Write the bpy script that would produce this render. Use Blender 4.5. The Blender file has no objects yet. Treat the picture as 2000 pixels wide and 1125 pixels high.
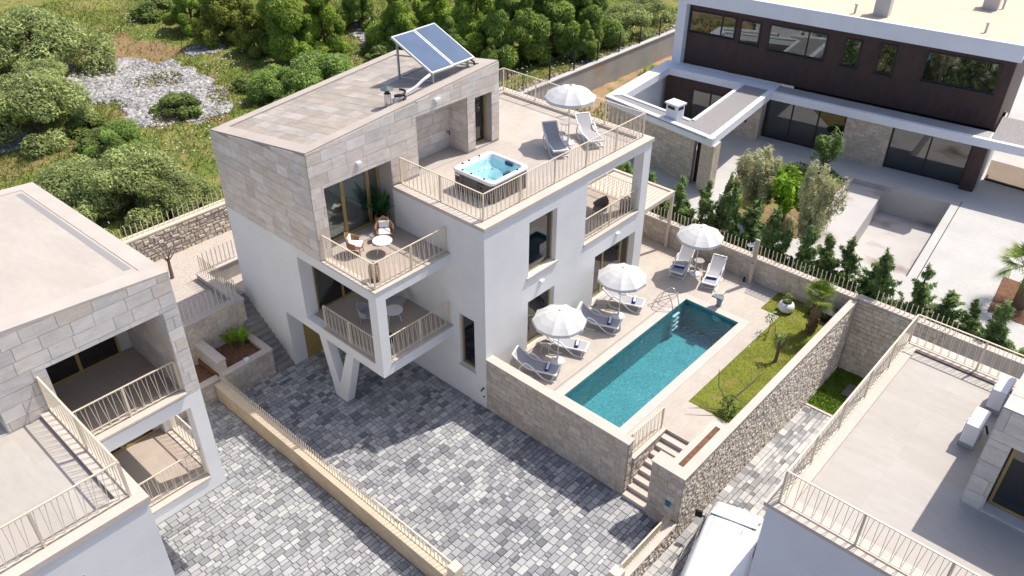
import bpy, math, random
import numpy as np
from mathutils import Vector, Matrix
R = math.radians
random.seed(7)
S = bpy.context.scene
C = S.collection

# ------------------------------------------------------------------ camera, sky, sun, exposure
def make_camera():
    yaw, pitch, roll = R(42.017), R(34.4977), R(0.2949)
    cy, sy, cp, sp = math.cos(yaw), math.sin(yaw), math.cos(pitch), math.sin(pitch)
    fwd = Vector((-sy*cp, cy*cp, -sp)); right = Vector((cy, sy, 0)); up = right.cross(fwd)
    r2 = right*math.cos(roll) + up*math.sin(roll); u2 = up*math.cos(roll) - right*math.sin(roll)
    cd = bpy.data.cameras.new('camera'); cam = bpy.data.objects.new('camera', cd); C.objects.link(cam)
    cd.sensor_width = 36; cd.lens = 1591.9/2000*36; cd.clip_end = 2000; cd.clip_start = 0.1
    m = Matrix((( r2.x, u2.x, -fwd.x, 17.038), (r2.y, u2.y, -fwd.y, -17.435), (r2.z, u2.z, -fwd.z, 22.663), (0, 0, 0, 1)))
    cam.matrix_world = m
    S.camera = cam
make_camera()
SUN = Vector((-.175, -.56, -1))
w = bpy.data.worlds.new('World'); S.world = w; w.use_nodes = True
nt = w.node_tree
sky = nt.nodes.new('ShaderNodeTexSky'); sky.sky_type = 'NISHITA'; sky.sun_disc = False
sky.sun_elevation = math.atan2(1, math.hypot(SUN.x, SUN.y)); sky.sun_rotation = math.atan2(-SUN.x, -SUN.y)
sky.dust_density = 1.6; sky.ozone_density = 0.1; sky.air_density = 0.5
bg = nt.nodes['Background']; bg.inputs[1].default_value = 0.15
nt.links.new(sky.outputs[0], bg.inputs[0])
sl = bpy.data.lights.new('sun', 'SUN'); sl.energy = 2.9; sl.angle = R(.53); sl.color = (1, .935, .85)
so = bpy.data.objects.new('sun', sl); C.objects.link(so); so.rotation_euler = SUN.to_track_quat('-Z', 'Y').to_euler(); so.location = (5, 20, 60)
S.view_settings.view_transform = 'Standard'; S.view_settings.look = 'None'; S.view_settings.gamma = 1
S.view_settings.exposure = 0.70; S.view_settings.use_curve_mapping = False

# ------------------------------------------------------------------ materials
MATS = {}
def mat(name, col, rough=.75, noise=0., nscale=2., noise2=0., n2scale=12., ramp=None, bump=0., bscale=40., metal=0., spec=.3,
        transl=0., stretch=(1, 1, 1), stain=None, grid=None, streak=0.):
    m = bpy.data.materials.new(name); m.use_nodes = True; t = m.node_tree; N = t.nodes; L = t.links
    b = N['Principled BSDF']; b.inputs['Roughness'].default_value = rough; b.inputs['Metallic'].default_value = metal
    b.inputs['Specular IOR Level'].default_value = spec
    geo = N.new('ShaderNodeNewGeometry')
    mp = N.new('ShaderNodeMapping'); mp.inputs['Scale'].default_value = stretch; L.new(geo.outputs['Position'], mp.inputs[0])
    cur = None
    if ramp:
        oi = N.new('ShaderNodeObjectInfo'); ad = N.new('ShaderNodeMath'); fr = N.new('ShaderNodeMath'); fr.operation = 'FRACT'
        L.new(oi.outputs['Random'], ad.inputs[0]); L.new(geo.outputs['Random Per Island'], ad.inputs[1]); L.new(ad.outputs[0], fr.inputs[0])
        cr = N.new('ShaderNodeValToRGB'); e = cr.color_ramp; e.interpolation = 'LINEAR'
        for i, (p, c) in enumerate(ramp):
            el = e.elements[i] if i < 2 else e.elements.new(p)
            el.position = p; el.color = (*c, 1)
        L.new(fr.outputs[0], cr.inputs[0]); cur = cr.outputs[0]
    def mul(cur, scale, amt, det):
        nz = N.new('ShaderNodeTexNoise'); nz.inputs['Scale'].default_value = scale; nz.inputs['Detail'].default_value = det
        L.new(mp.outputs[0], nz.inputs['Vector'])
        mr = N.new('ShaderNodeMapRange'); mr.inputs[1].default_value = .3; mr.inputs[2].default_value = .7
        mr.inputs[3].default_value = 1-amt; mr.inputs[4].default_value = 1+amt*.6
        L.new(nz.outputs['Fac'], mr.inputs[0])
        mx = N.new('ShaderNodeMix'); mx.data_type = 'RGBA'; mx.blend_type = 'MULTIPLY'; mx.inputs[0].default_value = 1
        if cur is None: mx.inputs[6].default_value = (*col, 1)
        else: L.new(cur, mx.inputs[6])
        cb = N.new('ShaderNodeCombineColor')
        for i in range(3): L.new(mr.outputs[0], cb.inputs[i])
        L.new(cb.outputs[0], mx.inputs[7]); return mx.outputs[2]
    if noise: cur = mul(cur, nscale, noise, 5)
    if noise2: cur = mul(cur, n2scale, noise2, 3)
    if stain:
        nz = N.new('ShaderNodeTexNoise'); nz.inputs['Scale'].default_value = stain[1]; nz.inputs['Detail'].default_value = 6
        L.new(mp.outputs[0], nz.inputs['Vector'])
        mr = N.new('ShaderNodeMapRange'); mr.inputs[1].default_value = stain[2]; mr.inputs[2].default_value = stain[2]+stain[3]
        L.new(nz.outputs['Fac'], mr.inputs[0])
        mx = N.new('ShaderNodeMix'); mx.data_type = 'RGBA'; L.new(mr.outputs[0], mx.inputs[0])
        if cur is None: mx.inputs[6].default_value = (*col, 1)
        else: L.new(cur, mx.inputs[6])
        mx.inputs[7].default_value = (*stain[0], 1); cur = mx.outputs[2]
    if grid:
        bt = N.new('ShaderNodeTexBrick'); bt.inputs['Scale'].default_value = 1; bt.inputs['Mortar Size'].default_value = .006; bt.inputs['Mortar Smooth'].default_value = .3
        bt.inputs['Brick Width'].default_value = grid[0]; bt.inputs['Row Height'].default_value = grid[1]; bt.offset = 0 if len(grid) < 4 else .5
        bt.inputs['Color1'].default_value = (1, 1, 1, 1); bt.inputs['Color2'].default_value = (.94, .93, .92, 1); bt.inputs['Mortar'].default_value = (grid[2],)*3+(1,)
        L.new(geo.outputs['Position'], bt.inputs['Vector'])
        mx = N.new('ShaderNodeMix'); mx.data_type = 'RGBA'; mx.blend_type = 'MULTIPLY'; mx.inputs[0].default_value = 1
        if cur is None: mx.inputs[6].default_value = (*col, 1)
        else: L.new(cur, mx.inputs[6])
        L.new(bt.outputs['Color'], mx.inputs[7]); cur = mx.outputs[2]
    if streak:
        m3 = N.new('ShaderNodeMapping'); m3.inputs['Scale'].default_value = (2.2, 2.2, .16); L.new(geo.outputs['Position'], m3.inputs[0])
        nz = N.new('ShaderNodeTexNoise'); nz.inputs['Scale'].default_value = 1.1; nz.inputs['Detail'].default_value = 5; L.new(m3.outputs[0], nz.inputs['Vector'])
        mr = N.new('ShaderNodeMapRange'); mr.inputs[1].default_value = .42; mr.inputs[2].default_value = .72; mr.inputs[3].default_value = 1; mr.inputs[4].default_value = 1-streak; L.new(nz.outputs['Fac'], mr.inputs[0])
        mx = N.new('ShaderNodeMix'); mx.data_type = 'RGBA'; mx.blend_type = 'MULTIPLY'; mx.inputs[0].default_value = 1
        if cur is None: mx.inputs[6].default_value = (*col, 1)
        else: L.new(cur, mx.inputs[6])
        cb = N.new('ShaderNodeCombineColor')
        for i in range(3): L.new(mr.outputs[0], cb.inputs[i])
        L.new(cb.outputs[0], mx.inputs[7]); cur = mx.outputs[2]
    if cur is None: b.inputs['Base Color'].default_value = (*col, 1)
    else: L.new(cur, b.inputs['Base Color'])
    if bump:
        nz = N.new('ShaderNodeTexNoise'); nz.inputs['Scale'].default_value = bscale; nz.inputs['Detail'].default_value = 4
        L.new(mp.outputs[0], nz.inputs['Vector'])
        bp = N.new('ShaderNodeBump'); bp.inputs['Strength'].default_value = bump; bp.inputs['Distance'].default_value = .03
        L.new(nz.outputs['Fac'], bp.inputs['Height']); L.new(bp.outputs[0], b.inputs['Normal'])
    if transl:
        out = N['Material Output']; tr = N.new('ShaderNodeBsdfTranslucent'); ms = N.new('ShaderNodeMixShader'); ms.inputs[0].default_value = transl
        if cur is None: tr.inputs[0].default_value = (*col, 1)
        else: L.new(cur, tr.inputs[0])
        L.new(b.outputs[0], ms.inputs[1]); L.new(tr.outputs[0], ms.inputs[2]); L.new(ms.outputs[0], out.inputs[0])
    MATS[name] = m
    return m
def glass(name, tint, refl=.12, rough=.02, bump=0., bscale=3.):
    m = bpy.data.materials.new(name); m.use_nodes = True; t = m.node_tree; N = t.nodes; L = t.links
    N.remove(N['Principled BSDF']); out = N['Material Output']
    tr = N.new('ShaderNodeBsdfTransparent'); tr.inputs[0].default_value = (*tint, 1)
    gl = N.new('ShaderNodeBsdfGlossy'); gl.inputs['Roughness'].default_value = rough; gl.inputs[0].default_value = (.95, .97, 1, 1)
    lw = N.new('ShaderNodeFresnel'); lw.inputs[0].default_value = 1.4
    ad = N.new('ShaderNodeMath'); ad.inputs[1].default_value = refl; L.new(lw.outputs[0], ad.inputs[0]); ad.use_clamp = True
    ms = N.new('ShaderNodeMixShader'); L.new(ad.outputs[0], ms.inputs[0]); L.new(tr.outputs[0], ms.inputs[1]); L.new(gl.outputs[0], ms.inputs[2])
    if bump:
        geo = N.new('ShaderNodeNewGeometry')
        nz = N.new('ShaderNodeTexNoise'); nz.inputs['Scale'].default_value = bscale; nz.inputs['Detail'].default_value = 3; L.new(geo.outputs['Position'], nz.inputs['Vector'])
        bp = N.new('ShaderNodeBump'); bp.inputs['Strength'].default_value = bump; bp.inputs['Distance'].default_value = .05
        L.new(nz.outputs['Fac'], bp.inputs['Height']); L.new(bp.outputs[0], gl.inputs['Normal']); L.new(bp.outputs[0], lw.inputs['Normal'])
    L.new(ms.outputs[0], out.inputs[0]); MATS[name] = m; return m

WHITE = mat('white_render', (.79, .785, .76), .85, noise=.05, nscale=.7, bump=.2, bscale=60, streak=.022)
WHITE2 = mat('white_render_back', (.76, .78, .82), .8, noise=.05, nscale=.8, streak=.02)
SLAB = mat('stone_slab', (.5, .45, .4), .75, ramp=[(0, (0.627, 0.540, 0.451)), (.2, (0.753, 0.678, 0.589)), (.45, (0.678, 0.603, 0.526)), (.6, (0.803, 0.740, 0.665)), (.8, (0.627, 0.577, 0.526)), (1, (0.715, 0.603, 0.502))], noise=.14, nscale=2.2, noise2=.08, n2scale=14, bump=.25, bscale=25, stretch=(1, 1, 2.5))
SLABL = mat('stone_slab_pale', (.5, .45, .4), .75, ramp=[(0, (.60, .51, .42)), (.15, (.70, .66, .60)), (.45, (.66, .61, .55)), (.6, (.56, .535, .50)), (.8, (.71, .67, .61)), (1, (.61, .525, .44))], noise=.12, nscale=2.2, noise2=.07, n2scale=14, bump=.25, bscale=25, stretch=(1, 1, 2.5))
ROOFT = mat('stone_slab_dimmed_for_sun', (.45, .4, .36), .75, ramp=[(0, (0.380, 0.323, 0.266)), (.2, (0.475, 0.418, 0.361)), (.45, (0.418, 0.366, 0.318)), (.6, (0.513, 0.465, 0.418)), (.8, (0.389, 0.347, 0.304)), (1, (0.446, 0.380, 0.314))], noise=.16, nscale=2.2, noise2=.08, n2scale=14, bump=.2, bscale=25, stretch=(.6, 1.4, 1))  # wall slab stone, colour darkened on the roof to hold back full sun
JOINT = mat('mortar', (.46, .42, .375), .9, noise=.1)
JOINTP = mat('pale_mortar', (.62, .59, .55), .9, noise=.08)
COPE = mat('coping_stone', (.58, .515, .45), .7, noise=.08, nscale=1.5, noise2=.05, n2scale=10)
DECK = mat('deck_tile', (.53, .475, .415), .7, noise=.10, nscale=.9, noise2=.07, n2scale=9, stretch=(1, .35, 1), grid=(1.2, .6, .88))
DECKP = mat('pale_terrace_tile', (.475, .445, .405), .7, noise=.08, nscale=.8, noise2=.05, n2scale=8, stretch=(.35, 1, 1), grid=(1.2, .6, .92), stain=((.475, .435, .39), 1.1, .52, .2))
ROOFP = mat('pale_roof_screed', (.49, .44, .385), .85, noise=.07, nscale=1.1, noise2=.05, n2scale=7, stretch=(.4, 1, 1), stain=((.45, .40, .35), .8, .56, .15))
FLOORD = mat('balcony_tile', (.46, .39, .33), .7, grid=(.9, .6, .88), noise=.08, nscale=1.2, noise2=.05, n2scale=10)
WALLST = mat('wall_stone', (.4, .34, .27), .9, ramp=[(0, (0.543, 0.460, 0.366)), (.3, (0.637, 0.555, 0.448)), (.6, (0.496, 0.425, 0.354)), (.8, (0.661, 0.590, 0.507)), (1, (0.519, 0.437, 0.342))], noise=.2, nscale=6, noise2=.14, n2scale=28, bump=.7, bscale=22)
RUBBLE = mat('rubble_stone', (.45, .39, .32), .9, ramp=[(0, (0.410, 0.356, 0.302)), (.3, (0.605, 0.540, 0.464)), (.55, (0.670, 0.616, 0.540)), (.8, (0.497, 0.432, 0.356)), (1, (0.583, 0.497, 0.389))], noise=.2, nscale=9, bump=.7, bscale=30)
RUBJ = mat('rubble_joint', (.46, .40, .335), .95, noise=.2, nscale=10)
PAVE = mat('paver_stone', (.3, .3, .31), .8, ramp=[(0, (0.156, 0.161, 0.175)), (.15, (0.248, 0.253, 0.267)), (.35, (0.313, 0.317, 0.331)), (.6, (0.368, 0.373, 0.382)), (.8, (0.442, 0.446, 0.446)), (.93, (0.524, 0.524, 0.506)), (1, (0.276, 0.281, 0.294))], noise=.07, nscale=.35, noise2=.14, n2scale=26, bump=.3, bscale=50)
PAVEJ = mat('paver_joint', (.25, .25, .25), .95, noise=.2, nscale=12)
PAVER2 = mat('road_paver_stone', (.3, .3, .31), .8, ramp=[(0, (0.203, 0.203, 0.209)), (.3, (0.365, 0.365, 0.365)), (.6, (0.486, 0.479, 0.466)), (.85, (0.634, 0.608, 0.567)), (1, (0.270, 0.277, 0.284))], noise=.16, nscale=5, noise2=.15, n2scale=40)
GOLDR = mat('pale_gold_rail', (.72, .635, .48), .45, metal=.1, noise=.05, nscale=3)
GOLD = mat('gold_frame', (.46, .33, .13), .42, metal=.35, noise=.06, nscale=2)
GLASS = glass('window_glass', (.74, .80, .78), .08, .02)
GLASSD = glass('dark_window_glass', (.20, .22, .22), .10, .02)
GLASSC = glass('clear_balustrade_glass', (.72, .66, .6), .05, .02)
TEAL = mat('teal_curtain', (.12, .24, .27), .9, transl=.2)
CURT = mat('curtain_cloth', (.40, .40, .375), .9, transl=.2)
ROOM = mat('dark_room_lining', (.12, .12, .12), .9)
BROWN = mat('brown_cladding', (.060, .036, .034), .55, noise=.18, nscale=3, stretch=(1, 1, .4))
DARKM = mat('dark_metal', (.03, .03, .033), .5)
WHITEP = mat('white_plastic', (.80, .80, .82), .35, spec=.5)
SLING = mat('grey_sling_fabric', (.40, .395, .41), .9, noise2=.08, n2scale=60)
CANOPY = mat('white_canopy_cloth', (.70, .70, .69), .85, transl=.12, noise=.02)
STEEL = mat('stainless_steel', (.6, .6, .62), .22, metal=1.)
GALV = mat('galvanised_steel', (.42, .43, .45), .4, metal=.7)
WICK = mat('wicker', (.34, .19, .10), .75, noise2=.35, n2scale=45, bump=.6, bscale=60)
WICKD = mat('dark_wicker', (.22, .19, .17), .75, noise2=.3, n2scale=45)
CUSH = mat('white_cushion', (.78, .77, .75), .9)
TOWB = mat('blue_towel', (.02, .06, .30), .95, noise2=.1, n2scale=50)
TOWW = mat('towel_white_stripe', (.75, .77, .80), .95)
TUBS = mat('tub_side_panel', (.135, .118, .105), .6, noise=.08, nscale=5)
ACRY = mat('white_acrylic', (.82, .84, .86), .18, spec=.6)
TUBB = mat('tub_basin', (.58, .80, .84), .25, noise=.12, nscale=3)
POOLT = mat('pool_tile', (.10, .35, .38), .5, noise=.12, nscale=1.2, noise2=.30, n2scale=13)
WATER = glass('pool_water', (.66, .90, .93), .03, .04, bump=.9, bscale=7)
TUBW = glass('tub_water', (.80, .95, .98), .06, .05, bump=.7, bscale=7)
SOLAR = mat('solar_glass', (.10, .15, .24), .12, spec=.8, noise=.12, nscale=1.5)
SOIL = mat('brown_soil', (.20, .105, .062), .95, noise=.3, nscale=7, noise2=.3, n2scale=30, bump=.8, bscale=20)
SOILO = mat('orange_soil', (.40, .27, .15), .95, noise=.25, nscale=.8, noise2=.3, n2scale=9, bump=.8, bscale=9, stain=((.14, .19, .045), .55, .52, .1))
GRAVEL = mat('pale_gravel', (.56, .49, .43), .95, noise2=.35, n2scale=26, bump=.9, bscale=26)
GRAVD = mat('roof_gravel', (.34, .32, .315), .95, noise2=.45, n2scale=22, bump=.9, bscale=22)
LAWN = mat('lawn_turf', (.20, .225, .03), .95, noise=.3, nscale=1.6, noise2=.35, n2scale=22, bump=.8, bscale=40, stain=((.25, .22, .06), 1.5, .53, .12))
LAWND = mat('lawn_turf_fresh', (.13, .22, .022), .95, noise=.25, nscale=2, noise2=.3, n2scale=24, bump=.8, bscale=40)
CONC = mat('pale_concrete', (.52, .505, .48), .85, noise=.08, nscale=.6, noise2=.05, n2scale=7)
CONCG = mat('grey_concrete', (.42, .41, .395), .9, noise=.12, nscale=.9, stain=((.45, .30, .18), .5, .58, .15))
POOLP = mat('bare_pool_plaster', (.52, .495, .475), .9, noise=.07, nscale=.8, stain=((.26, .20, .17), .35, .55, .12))
ROOFB = mat('beige_roof_membrane', (.64, .53, .40), .85, noise=.06, nscale=.5, noise2=.04, n2scale=5)
BARK = mat('bark', (.15, .10, .07), .95, noise2=.4, n2scale=20, bump=.8, bscale=20)
BARKP = mat('palm_bark', (.24, .155, .10), .95, noise2=.45, n2scale=26, bump=.9, bscale=18)
BARE = mat('bare_branch', (.17, .13, .115), .95)
BOWL = mat('white_bowl', (.76, .77, .78), .4, noise=.03)
BLUE = mat('blue_box_plastic', (.02, .16, .33), .5)
BLACKP = mat('black_plastic', (.02, .02, .022), .5)
VAN = mat('van_white_paint', (.83, .84, .86), .22, spec=.5)
TYRE = mat('tyre_rubber', (.02, .02, .02), .85)
PERG = mat('pergola_metal', (.62, .53, .44), .55, noise=.04)
def leafmat(name, cols, tr=.32):
    n = len(cols); return mat(name, cols[0], .6, ramp=[(i/(n-1), c) for i, c in enumerate(cols)], noise=.42, nscale=.75, transl=tr, spec=.25)
LF_OL = leafmat('olive_bush_leaf', [(0.209, 0.285, 0.086), (0.365, 0.433, 0.159), (0.532, 0.583, 0.229), (0.282, 0.353, 0.121)])
LF_BU = leafmat('green_bush_leaf', [(0.161, 0.278, 0.060), (0.277, 0.417, 0.097), (0.408, 0.531, 0.137), (0.216, 0.329, 0.071)])
LF_PI = leafmat('pine_needle', [(0.192, 0.307, 0.046), (0.314, 0.447, 0.056), (0.427, 0.532, 0.090), (0.226, 0.341, 0.051)])
LF_YE = leafmat('yellow_green_leaf', [(0.194, 0.253, 0.040), (0.306, 0.342, 0.053), (0.375, 0.394, 0.081), (0.223, 0.275, 0.046)])
LF_DK = leafmat('dark_pine_needle', [(0.142, 0.246, 0.053), (0.250, 0.369, 0.075), (0.392, 0.490, 0.095), (0.187, 0.287, 0.059)])
LF_LO = leafmat('meadow_shrub_leaf', [(0.150, 0.232, 0.053), (0.225, 0.300, 0.075), (0.300, 0.345, 0.105), (0.180, 0.255, 0.060)])
LF_HE = leafmat('hedge_leaf', [(0.118, 0.203, 0.064), (0.189, 0.284, 0.085), (0.268, 0.374, 0.121), (0.141, 0.226, 0.071)])
LF_SI = leafmat('silver_olive_leaf', [(.42, .43, .20), (.60, .59, .33), (.72, .69, .42), (.34, .36, .17)], .4)
LF_CI = leafmat('citrus_leaf', [(.15, .32, .015), (.27, .46, .025), (.36, .54, .04), (.11, .25, .015)], .4)
LF_PA = leafmat('palm_leaf', [(.13, .26, .03), (.22, .34, .045), (.38, .40, .10), (.16, .28, .04)])
LF_DP = leafmat('potted_palm_leaf', [(.012, .06, .012), (.02, .10, .02), (.035, .14, .03), (.015, .07, .015)])
GRB = leafmat('grass_blade', [(0.173, 0.230, 0.043), (0.231, 0.281, 0.064), (0.303, 0.323, 0.111), (0.145, 0.212, 0.034), (0.202, 0.264, 0.051)])
GRL = leafmat('lawn_blade', [(0.185, 0.223, 0.025), (0.233, 0.259, 0.036), (0.150, 0.202, 0.022), (0.260, 0.245, 0.058)])
FLW = mat('white_flower', (.80, .80, .74), .8)
MEAD = None

# ------------------------------------------------------------------ mesh helpers
class MB:
    def __init__(s): s.v = []; s.f = []
    def add(s, vs, fs):
        n = len(s.v); s.v += [tuple(v) for v in vs]; s.f += [tuple(i+n for i in f) for f in fs]; return s
    def hexa(s, p): return s.add(p, [(3, 2, 1, 0), (4, 5, 6, 7), (0, 1, 5, 4), (1, 2, 6, 5), (2, 3, 7, 6), (3, 0, 4, 7)])
    def box(s, x0, x1, y0, y1, z0, z1):
        return s.hexa([(x0, y0, z0), (x1, y0, z0), (x1, y1, z0), (x0, y1, z0), (x0, y0, z1), (x1, y0, z1), (x1, y1, z1), (x0, y1, z1)])
    def prism(s, poly, z0, z1):
        n = len(poly); a = [(p[0], p[1], z0 if not callable(z0) else z0(*p)) for p in poly]; b = [(p[0], p[1], z1 if not callable(z1) else z1(*p)) for p in poly]
        return s.add(a+b, [tuple(range(n-1, -1, -1)), tuple(range(n, 2*n))]+[(i, (i+1) % n, n+(i+1) % n, n+i) for i in range(n)])
    def poly(s, pts): return s.add(pts, [tuple(range(len(pts)))])
    def bar(s, p, q, w, h=None):
        p = Vector(p); q = Vector(q); d = (q-p).normalized(); h = h or w
        u = d.cross(Vector((0, 0, 1)))
        u = u.normalized() if u.length > 1e-4 else Vector((1, 0, 0))
        n = u.cross(d).normalized(); u *= w/2; n *= h/2
        return s.hexa([p-u-n, p+u-n, p+u+n, p-u+n, q-u-n, q+u-n, q+u+n, q-u+n])
    def tube(s, pts, r, n=8, cap=True):
        pts = [Vector(p) for p in pts]; rs = r if isinstance(r, (list, tuple)) else [r]*len(pts)
        base = len(s.v); ref = None
        for i, p in enumerate(pts):
            d = (pts[min(i+1, len(pts)-1)]-pts[max(i-1, 0)]).normalized()
            if ref is None: ref = d.orthogonal().normalized()
            u = (ref-d*ref.dot(d)).normalized(); ref = u; v = d.cross(u)
            for k in range(n):
                a = 2*math.pi*k/n; s.v.append(tuple(p+(u*math.cos(a)+v*math.sin(a))*rs[i]))
        for i in range(len(pts)-1):
            for k in range(n):
                a = base+i*n+k; b = base+i*n+(k+1) % n; s.f.append((a, b, b+n, a+n))
        if cap: s.f.append(tuple(base+k for k in range(n-1, -1, -1))); s.f.append(tuple(base+(len(pts)-1)*n+k for k in range(n)))
        return s
    def lathe(s, prof, c=(0, 0, 0), n=20, a0=0., a1=2*math.pi):
        full = abs(a1-a0-2*math.pi) < 1e-6; m = n if full else n+1; base = len(s.v)
        for r, z in prof:
            for k in range(m):
                a = a0+(a1-a0)*k/n; s.v.append((c[0]+r*math.cos(a), c[1]+r*math.sin(a), c[2]+z))
        for i in range(len(prof)-1):
            for k in range(n):
                a = base+i*m+k; b = base+i*m+(k+1) % m; s.f.append((a, b, b+m, a+m))
        return s
    def obj(s, name, m, parent=None, local=False, smooth=False, **kw):
        me = bpy.data.meshes.new(name); me.from_pydata(s.v, [], s.f); me.materials.append(m)
        if smooth: me.polygons.foreach_set('use_smooth', [True]*len(me.polygons))
        me.update()
        return link(name, me, parent, local, **kw)
def root_of(p):
    M = Matrix()
    while p is not None: M = Matrix.Translation(p.location) @ M; p = p.parent
    return M
def link(name, me, parent=None, local=False, label=None, cat=None, group=None, kind=None, bevel=0., loc=None, rz=0., base=False):
    o = bpy.data.objects.new(name, me); C.objects.link(o)
    if parent is not None:
        o.parent = parent
        if not local: o.matrix_parent_inverse = Matrix.Translation(-WL.get(parent.name, Vector((0, 0, 0))))
    WL[o.name] = Vector((0, 0, 0)) if parent is None or not local else Vector((0, 0, 0))
    if loc is not None: o.location = loc
    o.rotation_euler.z = rz
    if bevel:
        b = o.modifiers.new('bevel', 'BEVEL'); b.width = bevel; b.segments = 2; b.limit_method = 'ANGLE'
    tag(o, label, cat, group, kind)
    return o
WL = {}
def tag(o, label=None, cat=None, group=None, kind=None):
    if label: o['label'] = label
    if cat: o['category'] = cat
    if group: o['group'] = group
    if kind: o['kind'] = kind
    return o
def thing(name, label, cat, loc=(0, 0, 0), group=None, rz=0.):
    o = bpy.data.objects.new(name, None); C.objects.link(o); o.location = loc; o.rotation_euler.z = rz
    o.empty_display_size = .2; WL[o.name] = Vector(loc)
    return tag(o, label, cat, group)
KIDS = {}
def copy_tree(o, parent=None, loc=None, rz=None, label=None, sc=None):
    c = o.copy(); C.objects.link(c)
    if parent is not None: c.parent = parent; c.matrix_parent_inverse = o.matrix_parent_inverse.copy()
    if loc is not None: c.location = loc
    if rz is not None: c.rotation_euler.z = rz
    if sc is not None: c.scale = sc if hasattr(sc, '__len__') else (sc, sc, sc)
    if label: c['label'] = label
    if o.name not in KIDS: KIDS[o.name] = list(o.children)
    for k in KIDS[o.name]: copy_tree(k, c)
    return c
def solid(adds, subs=(), keep=None):
    bx = list(adds)+list(subs); g = []
    for a in range(3): g.append(sorted({round(b[2*a+k], 4) for b in bx for k in (0, 1)}))
    n = [len(q)-1 for q in g]; occ = np.zeros((n[0]+2, n[1]+2, n[2]+2), bool)
    def fill(b, val):
        r = []
        for a in range(3):
            i0 = g[a].index(round(b[2*a], 4)); i1 = g[a].index(round(b[2*a+1], 4)); r.append(slice(i0+1, i1+1))
        occ[r[0], r[1], r[2]] = val
    for b in adds: fill(b, True)
    for b in subs: fill(b, False)
    m = MB(); idx = {}
    def V(i, j, k):
        key = (i, j, k)
        if key not in idx: idx[key] = len(m.v); m.v.append((g[0][i], g[1][j], g[2][k]))
        return idx[key]
    for i, j, k in np.argwhere(occ):
        a, b, c = i-1, j-1, k-1
        if not occ[i-1, j, k]: m.f.append((V(a, b, c), V(a, b, c+1), V(a, b+1, c+1), V(a, b+1, c)))
        if not occ[i+1, j, k]: m.f.append((V(a+1, b, c), V(a+1, b+1, c), V(a+1, b+1, c+1), V(a+1, b, c+1)))
        if not occ[i, j-1, k]: m.f.append((V(a, b, c), V(a+1, b, c), V(a+1, b, c+1), V(a, b, c+1)))
        if not occ[i, j+1, k]: m.f.append((V(a, b+1, c), V(a, b+1, c+1), V(a+1, b+1, c+1), V(a+1, b+1, c)))
        if not occ[i, j, k-1]: m.f.append((V(a, b, c), V(a, b+1, c), V(a+1, b+1, c), V(a+1, b, c)))
        if not occ[i, j, k+1]: m.f.append((V(a, b, c+1), V(a+1, b, c+1), V(a+1, b+1, c+1), V(a, b+1, c+1)))
    return m
def clad(parent, name, m, o, u, v, n, W, H, rowh, lens, gap=.012, th=.02, holes=(), top=None, parts=True, seed=1, rough=0., first=0, jrow=0., cap=300):
    """courses of stones laid over the face o + a*u + b*v, proud along n"""
    rg = random.Random(seed); o = Vector(o); u = Vector(u).normalized(); v = Vector(v).normalized(); n = Vector(n).normalized()
    rects = []; b = 0.
    while b < H-.02:
        h = rowh*(1+rg.uniform(-jrow, jrow)); b1 = min(b+h, H)
        if H-b1 < rowh*.3: b1 = H
        a = -rg.uniform(0, lens[1])
        while a < W:
            l = rg.uniform(*lens); a1 = min(a+l, W); a0 = max(a, 0)
            if W-a1 < lens[0]*.4: a1 = W
            a = a1 if a1 < W else W+1
            if a1-a0 < .03: continue
            rs = [(a0, a1, b, b1)]
            for (h0, h1, k0, k1) in holes:
                nr = []
                for (p0, p1, q0, q1) in rs:
                    if p1 <= h0 or p0 >= h1 or q1 <= k0 or q0 >= k1: nr.append((p0, p1, q0, q1)); continue
                    if q0 < k0: nr.append((p0, p1, q0, k0))
                    if q1 > k1: nr.append((p0, p1, k1, q1))
                    c0, c1 = max(q0, k0), min(q1, k1)
                    if p0 < h0: nr.append((p0, h0, c0, c1))
                    if p1 > h1: nr.append((h1, p1, c0, c1))
                rs = nr
            rects += [r for r in rs if r[1]-r[0] > .03 and r[3]-r[2] > .03]
        b = b1
    allm = MB(); made = 0
    for (a0, a1, b0, b1) in rects:
        g2 = gap/2; a0 += g2; a1 -= g2; b0 += g2; b1 -= g2
        t0, t1 = (b1, b1) if top is None else (min(b1, top(a0)), min(b1, top(a1)))
        if t0 <= b0+.02 or t1 <= b0+.02: continue
        q = [(a0, b0), (a1, b0), (a1, t1), (a0, t0)]
        tk = th*(1+rg.uniform(-.35, .5)*(1 if rough else .3)); jit = lambda: rg.uniform(-rough, rough)
        lo = [o+u*(x+jit())+v*(y+jit())+n*.002 for x, y in q]
        cx = (a0+a1)/2; cyy = (b0+b1)/2; ins = rough*1.2
        hi = [o+u*(x+jit()+(ins if x < cx else -ins))+v*(y+jit()+(ins if y < cyy else -ins))+n*(tk+jit()*.8) for x, y in q]
        if u.cross(v).dot(n) < 0: lo = lo[::-1]; hi = hi[::-1]
        if parts and made < cap:
            MB().hexa(lo+hi).obj(name, m, parent); made += 1
        else: allm.hexa(lo+hi)
    if allm.v: allm.obj(name+'s' if parts else name, m, parent, kind='stuff')
def smesh(name, V, F4, m, smooth=False):
    me = bpy.data.meshes.new(name); nv = len(V); nf = len(F4); k = F4.shape[1]
    me.vertices.add(nv); me.vertices.foreach_set('co', V.astype(np.float32).ravel())
    me.loops.add(nf*k); me.loops.foreach_set('vertex_index', F4.astype(np.int32).ravel())
    me.polygons.add(nf); me.polygons.foreach_set('loop_start', np.arange(0, nf*k, k, dtype=np.int32))
    me.materials.append(m); me.update(calc_edges=True); me.validate()
    return me
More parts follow.
